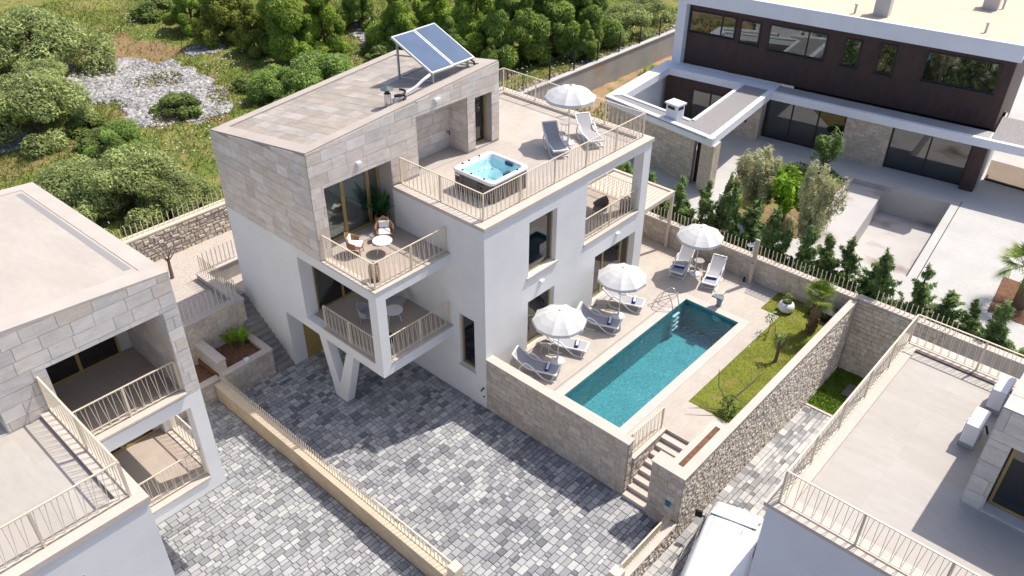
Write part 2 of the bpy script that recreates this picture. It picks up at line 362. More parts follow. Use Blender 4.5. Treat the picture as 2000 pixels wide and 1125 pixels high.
def leaf_cloud(name, clumps, n, size, aspect, m, seed, up=.35, shell=(.55, 1.05), vertical=0.):
    rg = np.random.default_rng(seed); cl = np.array(clumps, float)
    wgt = (cl[:, 3]*cl[:, 5]); wgt = wgt/wgt.sum(); ix = rg.choice(len(cl), n, p=wgt)
    d = rg.normal(size=(n, 3)); d /= np.linalg.norm(d, axis=1)[:, None]
    rad = shell[0]+(shell[1]-shell[0])*np.sqrt(rg.random(n))
    c = cl[ix, :3]+d*cl[ix, 3:6]*rad[:, None]
    nn = d*.8+rg.normal(size=(n, 3))*.55; nn[:, 2] += up; nn /= np.linalg.norm(nn, axis=1)[:, None]
    t = rg.normal(size=(n, 3)); t[:, 2] += vertical
    t -= nn*(t*nn).sum(1)[:, None]; t /= np.linalg.norm(t, axis=1)[:, None]
    b = np.cross(nn, t); s = size*(.6+.8*rg.random(n))[:, None]
    A = t*s*aspect; B = b*s
    V = np.stack([c-A, c+B*.55, c+A, c-B*.55], 1).reshape(-1, 3)
    return smesh(name, V, np.arange(4*n).reshape(n, 4), m)
def rail_bars(p, q, z, h, parent, name='baluster', zig=True, step=.115, wdt=.0125, joined=False, m=None):
    m = m or GOLDR; p = Vector((p[0], p[1], 0)); q = Vector((q[0], q[1], 0)); L = (q-p).length; d = (q-p)/L; ang = math.atan2(d.y, d.x)
    n = max(2, int(L/step)); big = MB()
    key = (zig, round(h, 2), wdt, round(step, 2), m.name)
    if key not in BARS:
        a = MB().bar((0, 0, .05), (0, 0, h-.02), wdt); b = MB().bar((0, 0, h-.02), (step*.85 if zig else 0, 0, .05), wdt)
        BARS[key] = [a, b, None, None]
    ab = BARS[key]
    for i in range(1, n):
        o = p+d*(i*L/n); k = (i % 2) if zig else 0
        if joined:
            M = Matrix.Translation((o.x, o.y, z)) @ Matrix.Rotation(ang, 4, 'Z'); big.add([M @ Vector(v) for v in ab[k].v], ab[k].f)
        else:
            if ab[2+k] is None:
                me = bpy.data.meshes.new(name); me.from_pydata(ab[k].v, [], ab[k].f); me.materials.append(m); ab[2+k] = me
            link(name, ab[2+k], parent, loc=(o.x, o.y, z), rz=ang)
    if joined: big.obj(name+'s', m, parent, kind='stuff')
BARS = {}
def railing(parent, pts, z, h=1.05, label=None, post=1.9, joined=(), skip_post=()):
    r = MB()
    for a, b in zip(pts[:-1], pts[1:]):
        r.bar((*a, z+h), (*b, z+h), .045, .025); r.bar((*a, z+.05), (*b, z+.05), .04, .02)
    r = r.obj('railing', GOLDR, parent, label=label); 
    for i, (a, b) in enumerate(zip(pts[:-1], pts[1:])):
        rail_bars(a, b, z, h, r, joined=i in joined)
        L = math.dist(a, b); k = max(1, round(L/post))
        for j in range(0 if i == 0 else 1, k+1):
            x = a[0]+(b[0]-a[0])*j/k; y = a[1]+(b[1]-a[1])*j/k
            MB().box(x-.028, x+.028, y-.028, y+.028, z-.02, z+h-.016).obj('post', GOLDR, r)
    return r
def frame_on(axis, pl, a0, a1, z0, z1, w, dep):
    """ring of frame bars on plane axis=pl; dep toward minus side"""
    m = MB()
    def bx(u0, u1, q0, q1):
        if axis == 'x': m.box(pl-dep, pl, u0, u1, q0, q1)
        else: m.box(u0, u1, pl-dep, pl, q0, q1)
    bx(a0, a0+w, z0, z1); bx(a1-w, a1, z0, z1); bx(a0+w, a1-w, z0, z0+w); bx(a0+w, a1-w, z1-w, z1)
    return m
def window(parent, axis, pl, a0, a1, z0, z1, n=1, m=None, sgn=-1, curtain=True, name='window', w=.07, gl=None, back=.6, split=None, cm=None, room=True):
    """glazed frame whose outer face lies on axis=pl; sgn: side the room lies on"""
    dep = .07; f = frame_on(axis, pl if sgn < 0 else pl+dep, a0, a1, z0, z1, w, dep); m = m or GOLD
    cuts = split or [a0+(a1-a0)*k/n for k in range(1, n)]
    for c in cuts:
        if axis == 'x': f.box(min(pl, pl+sgn*dep)-.004, max(pl, pl+sgn*dep)+.004, c-w*.7, c+w*.7, z0+.002, z1-.002)
        else: f.box(c-w*.7, c+w*.7, min(pl, pl+sgn*dep)-.004, max(pl, pl+sgn*dep)+.004, z0+.002, z1-.002)
    f = f.obj(name, m, parent)
    e = [a0]+list(cuts)+[a1]; g = pl+sgn*.035
    for b0, b1 in zip(e[:-1], e[1:]):
        q = MB()
        if axis == 'x': q.box(g-.006, g+.006, b0+w*.8, b1-w*.8, z0+w*.9, z1-w*.9)
        else: q.box(b0+w*.8, b1-w*.8, g-.006, g+.006, z0+w*.9, z1-w*.9)
        q.obj('pane', gl or GLASS, f)
    if curtain:
        q = MB(); N = max(8, int((a1-a0)/.045)); g2 = pl+sgn*.2; pts = []
        for i in range(N+1):
            a = a0+.03+(a1-a0-.06)*i/N; o = g2+.03*math.sin(i*1.9)+.015*math.sin(i*.7); pts.append((o, a) if axis == 'x' else (a, o))
        for (p, q2) in zip(pts[:-1], pts[1:]): q.add([(*p, z0+.02), (*q2, z0+.02), (*q2, z1-.03), (*p, z1-.03)], [(0, 1, 2, 3)])
        q.obj('curtain', cm or CURT, f)
    return f

# ------------------------------------------------------------------ ground, meadow, paving
def struct(o, label=None): o['kind'] = 'structure'; return o
g = MB().prism([(-900, -900), (900, -900), (900, 900), (-900, 900)], -3.2, -3.0).obj('ground', mat('earth', (.22, .17, .11), .95, noise=.3, nscale=.1)); struct(g)

def meadow_material():
    m = bpy.data.materials.new('meadow_turf'); m.use_nodes = True; t = m.node_tree; N = t.nodes; L = t.links; b = N['Principled BSDF']; b.inputs['Roughness'].default_value = .95
    b.inputs['Specular IOR Level'].default_value = .1
    geo = N.new('ShaderNodeNewGeometry'); at = N.new('ShaderNodeAttribute'); at.attribute_name = 'soil'
    def noise(s, d=5):
        n = N.new('ShaderNodeTexNoise'); n.inputs['Scale'].default_value = s; n.inputs['Detail'].default_value = d; L.new(geo.outputs['Position'], n.inputs['Vector']); return n.outputs['Fac']
    def ramp(src, stops):
        c = N.new('ShaderNodeValToRGB'); e = c.color_ramp
        for i, (p, q) in enumerate(stops):
            el = e.elements[i] if i < 2 else e.elements.new(p); el.position = p; el.color = (*q, 1)
        L.new(src, c.inputs[0]); return c.outputs[0]
    c1 = ramp(noise(.35), [(.32, (.13, .18, .035)), (.47, (.19, .22, .05)), (.55, (.26, .24, .085)), (.68, (.14, .19, .04))])
    c2 = ramp(noise(3.5), [(.3, (.55, .55, .55)), (.5, (1, 1, 1)), (.7, (1.25, 1.2, 1.1))])
    mx = N.new('ShaderNodeMix'); mx.data_type = 'RGBA'; mx.blend_type = 'MULTIPLY'; mx.inputs[0].default_value = 1; L.new(c1, mx.inputs[6]); L.new(c2, mx.inputs[7])
    sl = ramp(noise(4), [(.35, (.22, .12, .075)), (.5, (.33, .205, .13)), (.65, (.27, .22, .075))])
    m2 = N.new('ShaderNodeMix'); m2.data_type = 'RGBA'; L.new(at.outputs['Fac'], m2.inputs[0]); L.new(mx.outputs[2], m2.inputs[6]); L.new(sl, m2.inputs[7])
    L.new(m2.outputs[2], b.inputs['Base Color'])
    bp = N.new('ShaderNodeBump'); bp.inputs['Strength'].default_value = .8; bp.inputs['Distance'].default_value = .15; L.new(noise(7), bp.inputs['Height']); L.new(bp.outputs[0], b.inputs['Normal'])
    return m
MEADM = meadow_material()
ROCKP = [(-44.4, 2.9), (-42.3, 6.6), (-39.2, 8.8), (-34.4, 8.2), (-28.2, 7.2), (-27.2, 4.8), (-27.8, 2.2), (-30.1, .5), (-32.6, 1.9), (-36.9, .9)]
ROCK2 = [(-41.1, 10.9), (-40.2, 13.3), (-37.7, 11.6), (-39.1, 9.6)]
ROCK3 = [(-33.9, -4.9), (-34, -3.5), (-32, -4.5), (-31.7, -5.7)]
ROCK4 = [(-38.6, 24), (-35, 25.3), (-29.8, 21.4), (-32.7, 20.3)]
BROWNP = [(-46.9, 3.8), (-46.9, 8.8), (-42, 10.8), (-39.7, 9.1), (-43.1, 4.7)]
def inside(poly, x, y):
    r = np.zeros(x.shape, bool); n = len(poly)
    for i in range(n):
        x0, y0 = poly[i]; x1, y1 = poly[(i+1) % n]
        c = ((y0 > y) != (y1 > y)) & (x < (x1-x0)*(y-y0)/((y1-y0)+1e-9)+x0); r ^= c
    return r
def hnoise(x, y):
    return (np.sin(x*.21+1.3)*np.cos(y*.17-.4)*.30+np.sin(x*.57+y*.31)*.12+np.sin(x*1.3-y*1.1)*.05+np.cos(x*2.7+y*2.1)*.025)
def mz(x, y):
    e = np.clip((-x-17)/6, 0, 1)
    return 3.05+hnoise(x, y)*e+np.clip((-x-45)/60, 0, 3)*1.5
def meadow(name, x0, x1, y0, y1, step):
    xs = np.arange(x0, x1+1e-6, step); ys = np.arange(y0, y1+1e-6, step); X, Y = np.meshgrid(xs, ys, indexing='ij')
    V = np.stack([X, Y, mz(X, Y)], -1).reshape(-1, 3); a, b = X.shape
    I = np.arange(a*b).reshape(a, b); F = np.stack([I[:-1, :-1], I[1:, :-1], I[1:, 1:], I[:-1, 1:]], -1).reshape(-1, 4)
    me = smesh(name, V, F, MEADM, True)
    at = me.attributes.new('soil', 'FLOAT', 'POINT'); jx = X+np.sin(Y*2.3)*.6+np.sin(Y*.9)*.5; jy = Y+np.sin(X*1.9)*.6+np.sin(X*.8)*.5
    val = np.where(inside(BROWNP, jx, jy), .9, 0.)+np.where(inside(ROCKP, jx, jy), .75, 0.)+np.where(inside(ROCK4, jx, jy), .8, 0)
    val = val+np.where((X > -17.6) | ((X > -31) & (X < -28) & (Y < -2)), .45, 0.)
    at.data.foreach_set('value', np.clip(val, 0, 1).astype(np.float32).ravel())
    return struct(link(name, me))
meadow('meadow', -70, -16.4, -30, 5.2, .4); meadow('meadow', -70, -15.6, 5.2, 60, .4)
meadow('meadow', -270, -70, -130, 260, 10); meadow('meadow', -70, -16.4, -130, -30, 8.93); meadow('meadow', -70, 60, 60, 260, 10)

# courtyards: base sheets and pavers
def ysl(y): return -.3-.045*(y+1.6) if y < 4 else -.55-.08*(y-4)
camp = np.array([17.04, -17.4, 22.66])
paver_jobs = []
def pave(name, poly_fn, x0, x1, y0, y1, zf, m, label_parts, seed, row=.22, lens=(.2, .46), base_m=PAVEJ):
    rg = random.Random(seed); P = []
    x = x0
    while x < x1-.05:
        xr = min(x+rg.choice((row*.75, row, row, row*1.3)), x1); y = y0-rg.uniform(0, .4)
        while y < y1:
            l = rg.choice((lens[0], (lens[0]+lens[1])/2, lens[1], lens[1]*.8)); a, b = max(y, y0), min(y+l, y1)
            if b-a > .05 and poly_fn((x+xr)/2, (a+b)/2): P.append((x, xr, a, b))
            y += l
        x = xr
    return P
def build_pavers(root, P, zf, m, count, seed, name='paver'):
    rg = random.Random(seed); cz = []
    for p in P:
        c = np.array([(p[0]+p[1])/2, (p[2]+p[3])/2, 0])-camp; cz.append(np.linalg.norm(c))
    order = np.argsort(cz); shared = {}; rest = MB()
    for r, i in enumerate(order):
        x0, x1, y0, y1 = P[i]; g = .006; dz = rg.uniform(-.006, .006); zc = zf((y0+y1)/2)
        W, Hh = round(x1-x0, 3), round(y1-y0, 2)
        mb = MB()
        a, b = W/2-g, (y1-y0)/2-g
        mb.add([(-a, -b, -.02), (a, -b, -.02), (a, b, -.02), (-a, b, -.02), (-a+.008, -b+.008, .034), (a-.008, -b+.008, .034), (a-.008, b-.008, .034), (-a+.008, b-.008, .034)],
               [(4, 5, 6, 7), (0, 1, 5, 4), (1, 2, 6, 5), (2, 3, 7, 6), (3, 0, 4, 7)])
        if r < count:
            if (W, Hh) not in shared:
                me = bpy.data.meshes.new(name); me.from_pydata(mb.v, [], mb.f); me.materials.append(m); shared[(W, Hh)] = me
            link(name, shared[(W, Hh)], root, loc=((x0+x1)/2, (y0+y1)/2, zc+dz))
        else:
            rest.add([(v[0]+(x0+x1)/2, v[1]+(y0+y1)/2, v[2]+zc+dz) for v in mb.v], mb.f)
    if rest.v: rest.obj(name+'s', m, root, kind='stuff')
base = MB().prism([(-12, -30), (8.98, -30), (8.98, -.0), (-12, -.0)], -.5, -.012).obj('courtyard_paving', PAVEJ); struct(base)
def in_court(x, y):
    if x < -8.2 and y > -6.6: return False
    if y > -3.57 and x < -7.9: return False
    if y > -.02 and x > -4.8: return False
    if y > -1.6 and x < -6: return False
    return True
P = pave('p', in_court, -8.2, 8.85, -6.68, 0, None, PAVE, '', 3, .195, (.18, .40))
P = [p for p in P if not (p[2] > -.2 and p[0] > -4.7)]
build_pavers(base, P, lambda y: 0., PAVE, 300, 5)
base2 = MB().prism([(-8.6, -30), (8.975, -30), (8.975, -7.04), (-8.6, -7.04)], -.02, -.008).obj('side_yard_paving', PAVEJ); struct(base2)
P = pave('p', lambda x, y: not (y < -13.7 and x < 2.9) and not (x < -4.6 and y < -10.3), -8.6, 9.0, -15.5, -7.05, None, PAVE, '', 4, .195, (.18, .40))
build_pavers(base2, P, lambda y: 0., mat('side_paver_stone', (.3, .3, .31), .8, ramp=[(0, (0.225, 0.230, 0.239)), (.2, (0.315, 0.320, 0.329)), (.5, (0.369, 0.373, 0.383)), (.75, (0.432, 0.436, 0.436)), (.92, (0.504, 0.504, 0.486)), (1, (0.297, 0.302, 0.310))], noise=.07, nscale=.35, noise2=.14, n2scale=26, bump=.3, bscale=50), 300, 6)
# road beside the right-hand house
rd = MB(); ys = [-30, -6, -1.6, 1.2, 4, 10.2]
for a, b in zip(ys[:-1], ys[1:]): rd.add([(9.0, a, ysl(a)-.012), (13.2, a, ysl(a)-.012), (13.2, b, ysl(b)-.012), (9.0, b, ysl(b)-.012)], [(0, 1, 2, 3)])
rd = struct(rd.obj('road', PAVEJ))
P = pave('p', lambda x, y: True, 9.05, 12.75, -9, 10.15, None, PAVER2, '', 9)
build_pavers(rd, P, ysl, PAVER2, 300, 11)
lawn2 = MB().prism([(9.05, 10.2), (13, 10.2), (13, 13.4), (9.05, 13.4)], -1.3, -.98).obj('side_lawn', LAWND); struct(lawn2)
MB().prism([(9.05, 10.08), (12.7, 10.08), (12.7, 10.19), (9.05, 10.19)], -1.2, -.955).obj('kerb_strip', COPE)['kind'] = 'structure'
t = thing('stepping_slab', 'dark stone slab lying on the small shaded lawn behind the rubble wall', 'paving slab', (10.1, 12.0, -.98))
MB().box(9.9, 10.5, 11.7, 12.6, -.98, -.93).obj('slab', mat('dark_slab', (.18, .15, .16), .9), t)
t = thing('drain_cover', 'dark square drain cover in the paving at the foot of the rubble wall', 'drain cover', (9.3, 10.0, ysl(9.9)))
MB().box(9.1, 9.45, 9.6, 9.95, ysl(9.8)+.02, ysl(9.8)+.045).obj('cover', mat('drain_grey', (.16, .16, .17), .7), t)

# ------------------------------------------------------------------ pool deck, lawn, stairs
D = 1.58
deck = solid([(-6.0, -.05, 10.36, 13.32, -.2, D), (-.05, 6.72, .3, 13.32, -.2, D), (6.72, 8.25, 2.42, 13.32, -.2, D), (8.25, 8.85, 2.42, 13.32, -.2, D)],
             [(2.80, 5.54, 1.24, 10.04, -.2, D), (6.55, 8.85, 4.25, 11.6, D-.12, D), (5.65, 8.85, 11.6, 13.32, D-.12, D)]).obj('pool_deck', DECK); struct(deck)
lw = MB().prism([(6.552, 4.252), (8.84, 4.252), (8.84, 13.3), (5.652, 13.3), (5.652, 11.602), (6.552, 11.602)], D-.12, D-.02).obj('lawn', LAWN); struct(lw)
MB().box(2.36, 2.40, 1.0, 10.3, D-.01, D+.004).obj('gutter_strip', mat('gutter_metal', (.30, .27, .25), .6))['kind'] = 'structure'
pool = thing('swimming_pool', 'long rectangular turquoise swimming pool set in the beige stone deck', 'swimming pool', (4.17, 5.64, D))
pz = D-1.45
sh = MB(); X0, X1, Y0, Y1 = 2.84, 5.5, 1.28, 10.0
sh.poly([(X0, Y0, pz), (X1, Y0, pz), (X1, Y1, pz), (X0, Y1, pz)])
for a, b in (((X0, Y0), (X1, Y0)), ((X1, Y0), (X1, Y1)), ((X1, Y1), (X0, Y1)), ((X0, Y1), (X0, Y0))): sh.poly([(*a, pz), (*b, pz), (*b, D+.01), (*a, D+.01)])
sh.obj('basin', POOLT, pool)
cp = solid([(X0-.36, X1+.36, Y0-.36, Y1+.36, D, D+.028)], [(X0+.02, X1-.02, Y0+.02, Y1-.02, D, D+.028)]).obj('coping', mat('pool_coping', (.56, .515, .47), .6, noise=.06, nscale=2), pool)
MB().poly([(X0, Y0, D-.13), (X1, Y0, D-.13), (X1, Y1, D-.13), (X0, Y1, D-.13)]).obj('water', WATER, pool, kind='structure')
for (x, y, z, ax) in ((X0+.01, 3.0, D-.42, 'x'), (X0+.01, 7.3, D-.42, 'x')):
    MB().lathe([(.0, .02), (.07, .02), (.09, .0)], (0, 0, 0), 14).obj('pool_light', BOWL, pool).matrix_world = Matrix.Translation((x, y, z)) @ Matrix.Rotation(R(90), 4, 'Y')
for (y, z) in ((2.35, D-.35), (2.35, D-.55), (2.2, D-.8)):
    MB().lathe([(.0, .02), (.035, .02), (.045, .0)], (0, 0, 0), 10).obj('inlet_nozzle', BOWL, pool).matrix_world = Matrix.Translation((X0+.01, y, z)) @ Matrix.Rotation(R(90), 4, 'Y')
MB().box(4.25, 4.55, Y1-.03, Y1-.006, D-.42, D-.17).obj('skimmer', BOWL, pool)
# parapet wall along the courtyard
pw = thing('courtyard_wall', 'tall beige stone retaining wall holding the pool terrace above the grey courtyard', 'wall', (3.4, .15, 0))
MB().box(.002, 6.70, .02, .34, -.1, 2.53).obj('wall', JOINT, pw)
clad(pw, 'wall_stone', WALLST, (.002, .02, 0), (1, 0, 0), (0, 0, 1), (0, -1, 0), 6.7, 2.53, .26, (.3, .6), .006, .016, parts=True, seed=21, rough=.0015, jrow=.1)
MB().box(.002, 6.74, -.03, .37, 2.532, 2.585).obj('coping', COPE, pw, bevel=.006)
clad(pw, 'wall_stone', RUBBLE, (6.70, .04, 0), (0, 1, 0), (0, 0, 1), (1, 0, 0), .28, 2.52, .17, (.15, .3), .015, .03, parts=False, seed=22, rough=.012)
for (x, z) in ((.45, 1.5), (.95, .95)): MB().lathe([(0, .01), (.05, .01), (.06, 0)], (0, 0, 0), 10).obj('pipe_outlet', JOINT, pw).matrix_world = Matrix.Translation((x, -.0, z)) @ Matrix.Rotation(R(90), 4, 'X')
lg = thing('stair_ledge', 'low stone kerb with a pale gold guard rail on the left of the entrance steps', 'kerb', (6.65, 1.4, D))
MB().box(6.50, 6.735, .36, 2.40, -.1, D+.0).obj('wall', RUBJ, lg)
clad(lg, 'rubble_stone', RUBBLE, (6.735, .36, 0), (0, 1, 0), (0, 0, 1), (1, 0, 0), 2.04, D-.01, .16, (.15, .32), .014, .03, parts=False, seed=23, rough=.012)
MB().box(6.46, 6.79, .372, 2.42, D+.002, D+.055).obj('coping', COPE, lg)
railing(lg, [(6.58, .42), (6.62, 2.3)], D+.08, 1.0)
st = thing('entrance_steps', 'flight of pale stone steps rising from the courtyard to the pool terrace', 'steps', (7.25, 1.1, 0))
for k in range(9):
    zt = D-.1755*k; yf = 2.43-.312*k
    MB().box(6.75, 8.28 if k < 3 else 7.77, yf-.33 if k < 9 else yf, yf+.0, -.1, zt-.1755 if True else zt).obj('step', JOINT if False else COPE, st)
for k in range(8):
    zt = D-.1755*(k+1); yf = 2.43-.312*k
    MB().box(6.75, 8.285 if k < 3 else 7.775, yf-.335, yf-.03, zt+.001, zt+.032).obj('tread', mat('tread_stone', (.60, .52, .46), .7, noise=.06) if 'tread_stone' not in MATS else MATS['tread_stone'], st)
# right boundary wall with planter block
rw = thing('rubble_boundary_wall', 'long tan rubble boundary wall with a wide pale coping running beside the lawn', 'wall', (8.95, 6, 0))
HR = 2.70
MB().box(8.30, 9.0, -.14, 2.7, -.6, HR-.05).obj('wall', JOINT, rw); MB().box(7.78, 8.30, -.14, .36, -.1, HR-.05).obj('wall', JOINT, rw)
MB().box(8.80, 9.0, 2.7, 13.3, -1.3, HR-.05).obj('wall', JOINT, rw)
cpz = solid([(8.26, 9.06, -.19, 2.9, HR-.048, HR), (7.74, 8.26, -.19, .40, HR-.048, HR), (8.76, 9.06, 2.9, 13.3, HR-.048, HR)], [(8.50, 8.70, .25, 2.65, HR-.048, HR)])
cpz.obj('coping', COPE, rw)
MB().box(8.5, 8.7, .25, 2.65, HR-.2, HR-.03).obj('planting_soil', SOIL, rw)
clad(rw, 'wall_stone', WALLST, (7.78, -.14, 0), (1, 0, 0), (0, 0, 1), (0, -1, 0), 1.22, HR-.06, .26, (.3, .5), .006, .016, parts=True, seed=24, rough=.0015, jrow=.1)
clad(rw, 'wall_stone', WALLST, (7.78, -.12, 0), (0, 1, 0), (0, 0, 1), (-1, 0, 0), .46, HR-.06, .26, (.3, .5), .006, .016, parts=True, seed=25, rough=.0015)
clad(rw, 'rubble_stone', RUBBLE, (9.0, -.14, -1.1), (0, 1, 0), (0, 0, 1), (1, 0, 0), 13.4, HR+1.04, .115, (.09, .24), .012, .032, parts=True, seed=26, rough=.014, jrow=.25)
MB().box(8.999, 9.004, -.14, 13.3, -1.3, HR-.06).obj('joint_bed', RUBJ, rw)
# low wall with gate rail in front of it
lw2 = thing('low_front_wall', 'low rubble wall topped by a pale gold lattice rail at the courtyard entrance', 'wall', (8.9, -2.2, 0))
MB().box(8.72, 9.0, -6.0, -.2, -.6, .5).obj('wall', RUBJ, lw2); MB().box(8.68, 9.05, -6.0, -.2, .502, .55).obj('coping', COPE, lw2)
clad(lw2, 'rubble_stone', RUBBLE, (9.0, -6.0, -.5), (0, 1, 0), (0, 0, 1), (1, 0, 0), 5.8, 1.0, .115, (.09, .24), .018, .045, parts=True, seed=27, rough=.018, jrow=.25)
r = MB(); r.bar((8.8, -3.1, 1.05), (8.8, -.85, 1.05), .05, .03); r.bar((8.8, -3.1, .6), (8.8, -.85, .6), .04, .02); r = r.obj('railing', GOLDR, lw2)
for k in range(16):
    y = -3.05+k*.14; MB().bar((8.8, y, .6), (8.8, y+.14, 1.04), .02).obj('baluster', GOLDR, r); MB().bar((8.802, y+.14, .6), (8.802, y, 1.04), .018).obj('baluster', GOLDR, r)
for k in range(5): MB().box(8.79, 8.81, -.80+k*.13, -.78+k*.13, .55, 1.2).obj('baluster', GOLDR, r)
MB().box(8.62, 8.98, -3.5, -3.12, .4, .95).obj('gate_pillar', GOLDR, lw2)
tag(MB().box(8.5, 8.66, -.22, -.16, 1.12, 1.32).obj('meter_box', BLUE, bevel=.01), 'small bright blue box fixed to the end of the wall by the entrance rail', 'meter box')

# back garden wall
bw = thing('back_garden_wall', 'beige stone wall with upright gold bars closing the pool terrace from the hedge', 'wall', (4, 13.5, D))
MB().box(-9, 8.99, 13.32, 13.62, .5, 2.76).obj('wall', JOINT, bw); MB().box(8.99, 17, 13.42, 13.72, -1.4, 2.76).obj('wall', JOINT, bw)
clad(bw, 'wall_stone', WALLST, (-3.2, 13.32, D), (1, 0, 0), (0, 0, 1), (0, -1, 0), 12.1, 1.18, .26, (.3, .6), .006, .016, parts=True, seed=28, rough=.0015, jrow=.1)
clad(bw, 'wall_stone', WALLST, (9.06, 13.42, -1.0), (1, 0, 0), (0, 0, 1), (0, -1, 0), 3.6, 3.7, .22, (.2, .5), .01, .03, parts=True, seed=29, rough=.008, jrow=.15, cap=100)
MB().box(-9, 8.99, 13.28, 13.66, 2.762, 2.81).obj('coping', COPE, bw); MB().box(8.992, 17, 13.38, 13.76, 2.762, 2.81).obj('coping', COPE, bw)
def bars_row(parent, p, q, z, h, step=.17, w=.024, joined=False):
    p = Vector(p); q = Vector(q); L = (q-p).length; n = int(L/step); b = MB()
    key = ('fb', h, w)
    if key not in BARS:
        me = bpy.data.meshes.new('fence_bar'); k = MB().box(-w/2, w/2, -w/2, w/2, 0, h); me.from_pydata(k.v, [], k.f); me.materials.append(GOLDR); BARS[key] = me
    for i in range(n):
        o = p+(q-p)*((i+.5)/n); link('fence_bar', BARS[key], parent, loc=(o.x, o.y, z(o) if callable(z) else z))
bars_row(bw, (-3.4, 13.47), (8.9, 13.47), 2.80, .6, .19, .03)
bars_row(bw, (9.6, 13.57), (13, 13.57), 2.80, .6, .19, .03)
# courtyard divider wall with bars
fw = thing('courtyard_fence', 'low tan stone divider wall with pale gold bars between the two paved yards', 'fence', (-1.6, -6.9, 0))
MB().box(-8.4, 5.3, -7.02, -6.72, -.1, .84).obj('wall', mat('tan_divider_wall', (.56, .44, .30), .9, noise=.14, nscale=2.5, noise2=.12, n2scale=16, bump=.5, bscale=18), fw)
MB().box(-8.4, 5.3, -7.05, -6.69, .842, .89).obj('coping', mat('divider_coping', (.66, .55, .41), .75, noise=.06), fw)
bars_row(fw, (-8.3, -6.80), (1.3, -6.80), .88, .5, .15, .026); bars_row(fw, (1.3, -6.80), (5.0, -6.80), .88, .5, .17, .026)
MB().bar((1.3, -6.8, 1.39), (5.0, -6.8, 1.39), .05, .03).obj('top_rail', GOLDR, fw); MB().bar((-8.3, -6.8, .91), (5.0, -6.8, .91), .04, .025).obj('bottom_rail', GOLDR, fw)
MB().box(5.0, 5.35, -7.0, -6.65, -.1, 1.4).obj('gate_pillar', GOLDR, fw)

# ------------------------------------------------------------------ the villa
villa = thing('villa', 'modern white villa clad in beige stone slabs with a roof terrace and a pool', 'house', (-4, 3, 0))
body = solid([(-4.78, 0, 0, 10.33, -.3, 8.25), (-8.7, -4.78, 5.93, 10.33, -.3, 8.25), (-11.09, -4.78, -3.57, 5.93, -.3, 6.62),
              (-4.78, -1.77, -3.57, 0, 6.2, 6.62), (-5.35, -1.77, -3.57, 0, 2.85, 3.3), (-2.2, -1.77, -3.57, -3.15, 3.3, 6.2)],
             [(-3.2, 0, 5.9, 10.33, 5.0, 7.95), (-6.4, -4.78, -3.57, 0, 3.3, 6.2),
              (-7.95, -4.78, -3.57, -1.6, -.3, 2.85), (-6.0, -4.78, -1.6, 0, -.3, 2.85),
              (-.9, 0, 2.42, 4.05, 5.2, 7.6), (-.9, 0, 2.42, 4.05, D, 4.0), (-1.0, 0, 6.75, 9.72, D, 4.1),
              (-1.42, -.6, 0, .8, 1.62, 4.1), (-7.0, -6.4, -3.0, -.4, 3.3, 5.9)] )
# the loggia pillar and the slab in front of it stay solid
body.box(-.48, -.001, 9.8, 10.328, 5.0, 7.95)
body.obj('wall', WHITE, villa)
def vcol(parent):
    m = MB(); y0, y1 = -3.565, -3.2
    def P(pts): 
        n = len(pts); m.add([(x, y0, z) for x, z in pts]+[(x, y1, z) for x, z in pts], [tuple(range(n)), tuple(range(2*n-1, n-1, -1))]+[(i+n, (i+1) % n+n, (i+1) % n, i) for i in range(n)])
    P([(-5.72, 2.85), (-5.28, 2.85), (-4.78, .8), (-4.78, -.05), (-5.12, -.05)]); P([(-4.779, .8), (-4.0, 2.85), (-3.57, 2.85), (-4.45, -.05), (-4.779, -.05)])
    return m.obj('column', WHITE, parent)
vcol(villa)
# copings and floors
MB().box(-4.76, -1.74, -3.60, -3.24, 6.622, 6.69).obj('coping', COPE, villa); MB().box(-2.10, -1.74, -3.238, -.003, 6.622, 6.69).obj('coping', COPE, villa)
MB().box(-4.76, -2.11, -3.23, -.005, 6.622, 6.65).obj('balcony_floor', FLOORD, villa)
MB().box(-5.34, -2.21, -3.60, -3.24, 3.302, 3.36).obj('coping', COPE, villa); MB().box(-2.10, -1.74, -3.14, -.003, 3.302, 3.36).obj('coping', COPE, villa)
MB().box(-6.39, -2.11, -3.235, -.005, 3.302, 3.32).obj('balcony_floor', FLOORD, villa)
tc = solid([(-8.75, .06, -.03, 10.40, 8.252, 8.40)], [(-8.22, -.50, .50, 9.95, 8.252, 8.40), (-8.75, -4.78, -.03, 5.95, 8.252, 8.40), (-4.78, -4.7, -.03, 5.95, 8.252, 8.4)]).obj('coping', COPE, villa)
MB().box(-8.21, -.51, .51, 9.94, 8.252, 8.285).obj('terrace_floor', DECK, villa)
MB().box(-.42, .05, 5.86, 9.79, 5.002, 5.10).obj('coping', COPE, villa); MB().box(-3.18, -.43, 5.92, 10.36, 5.002, 5.03).obj('balcony_floor', FLOORD, villa)
MB().box(-.10, .07, 2.30, 4.16, 5.12, 5.195).obj('window_sill', COPE, villa); MB().box(-1.47, -.55, -.05, .1, 1.54, 1.615).obj('window_sill', COPE, villa)
MB().box(-.1, .12, 2.3, 4.16, D+.003, D+.06).obj('door_step', COPE, villa); MB().box(-.1, .12, 6.65, 9.8, D+.003, D+.06).obj('door_step', COPE, villa)
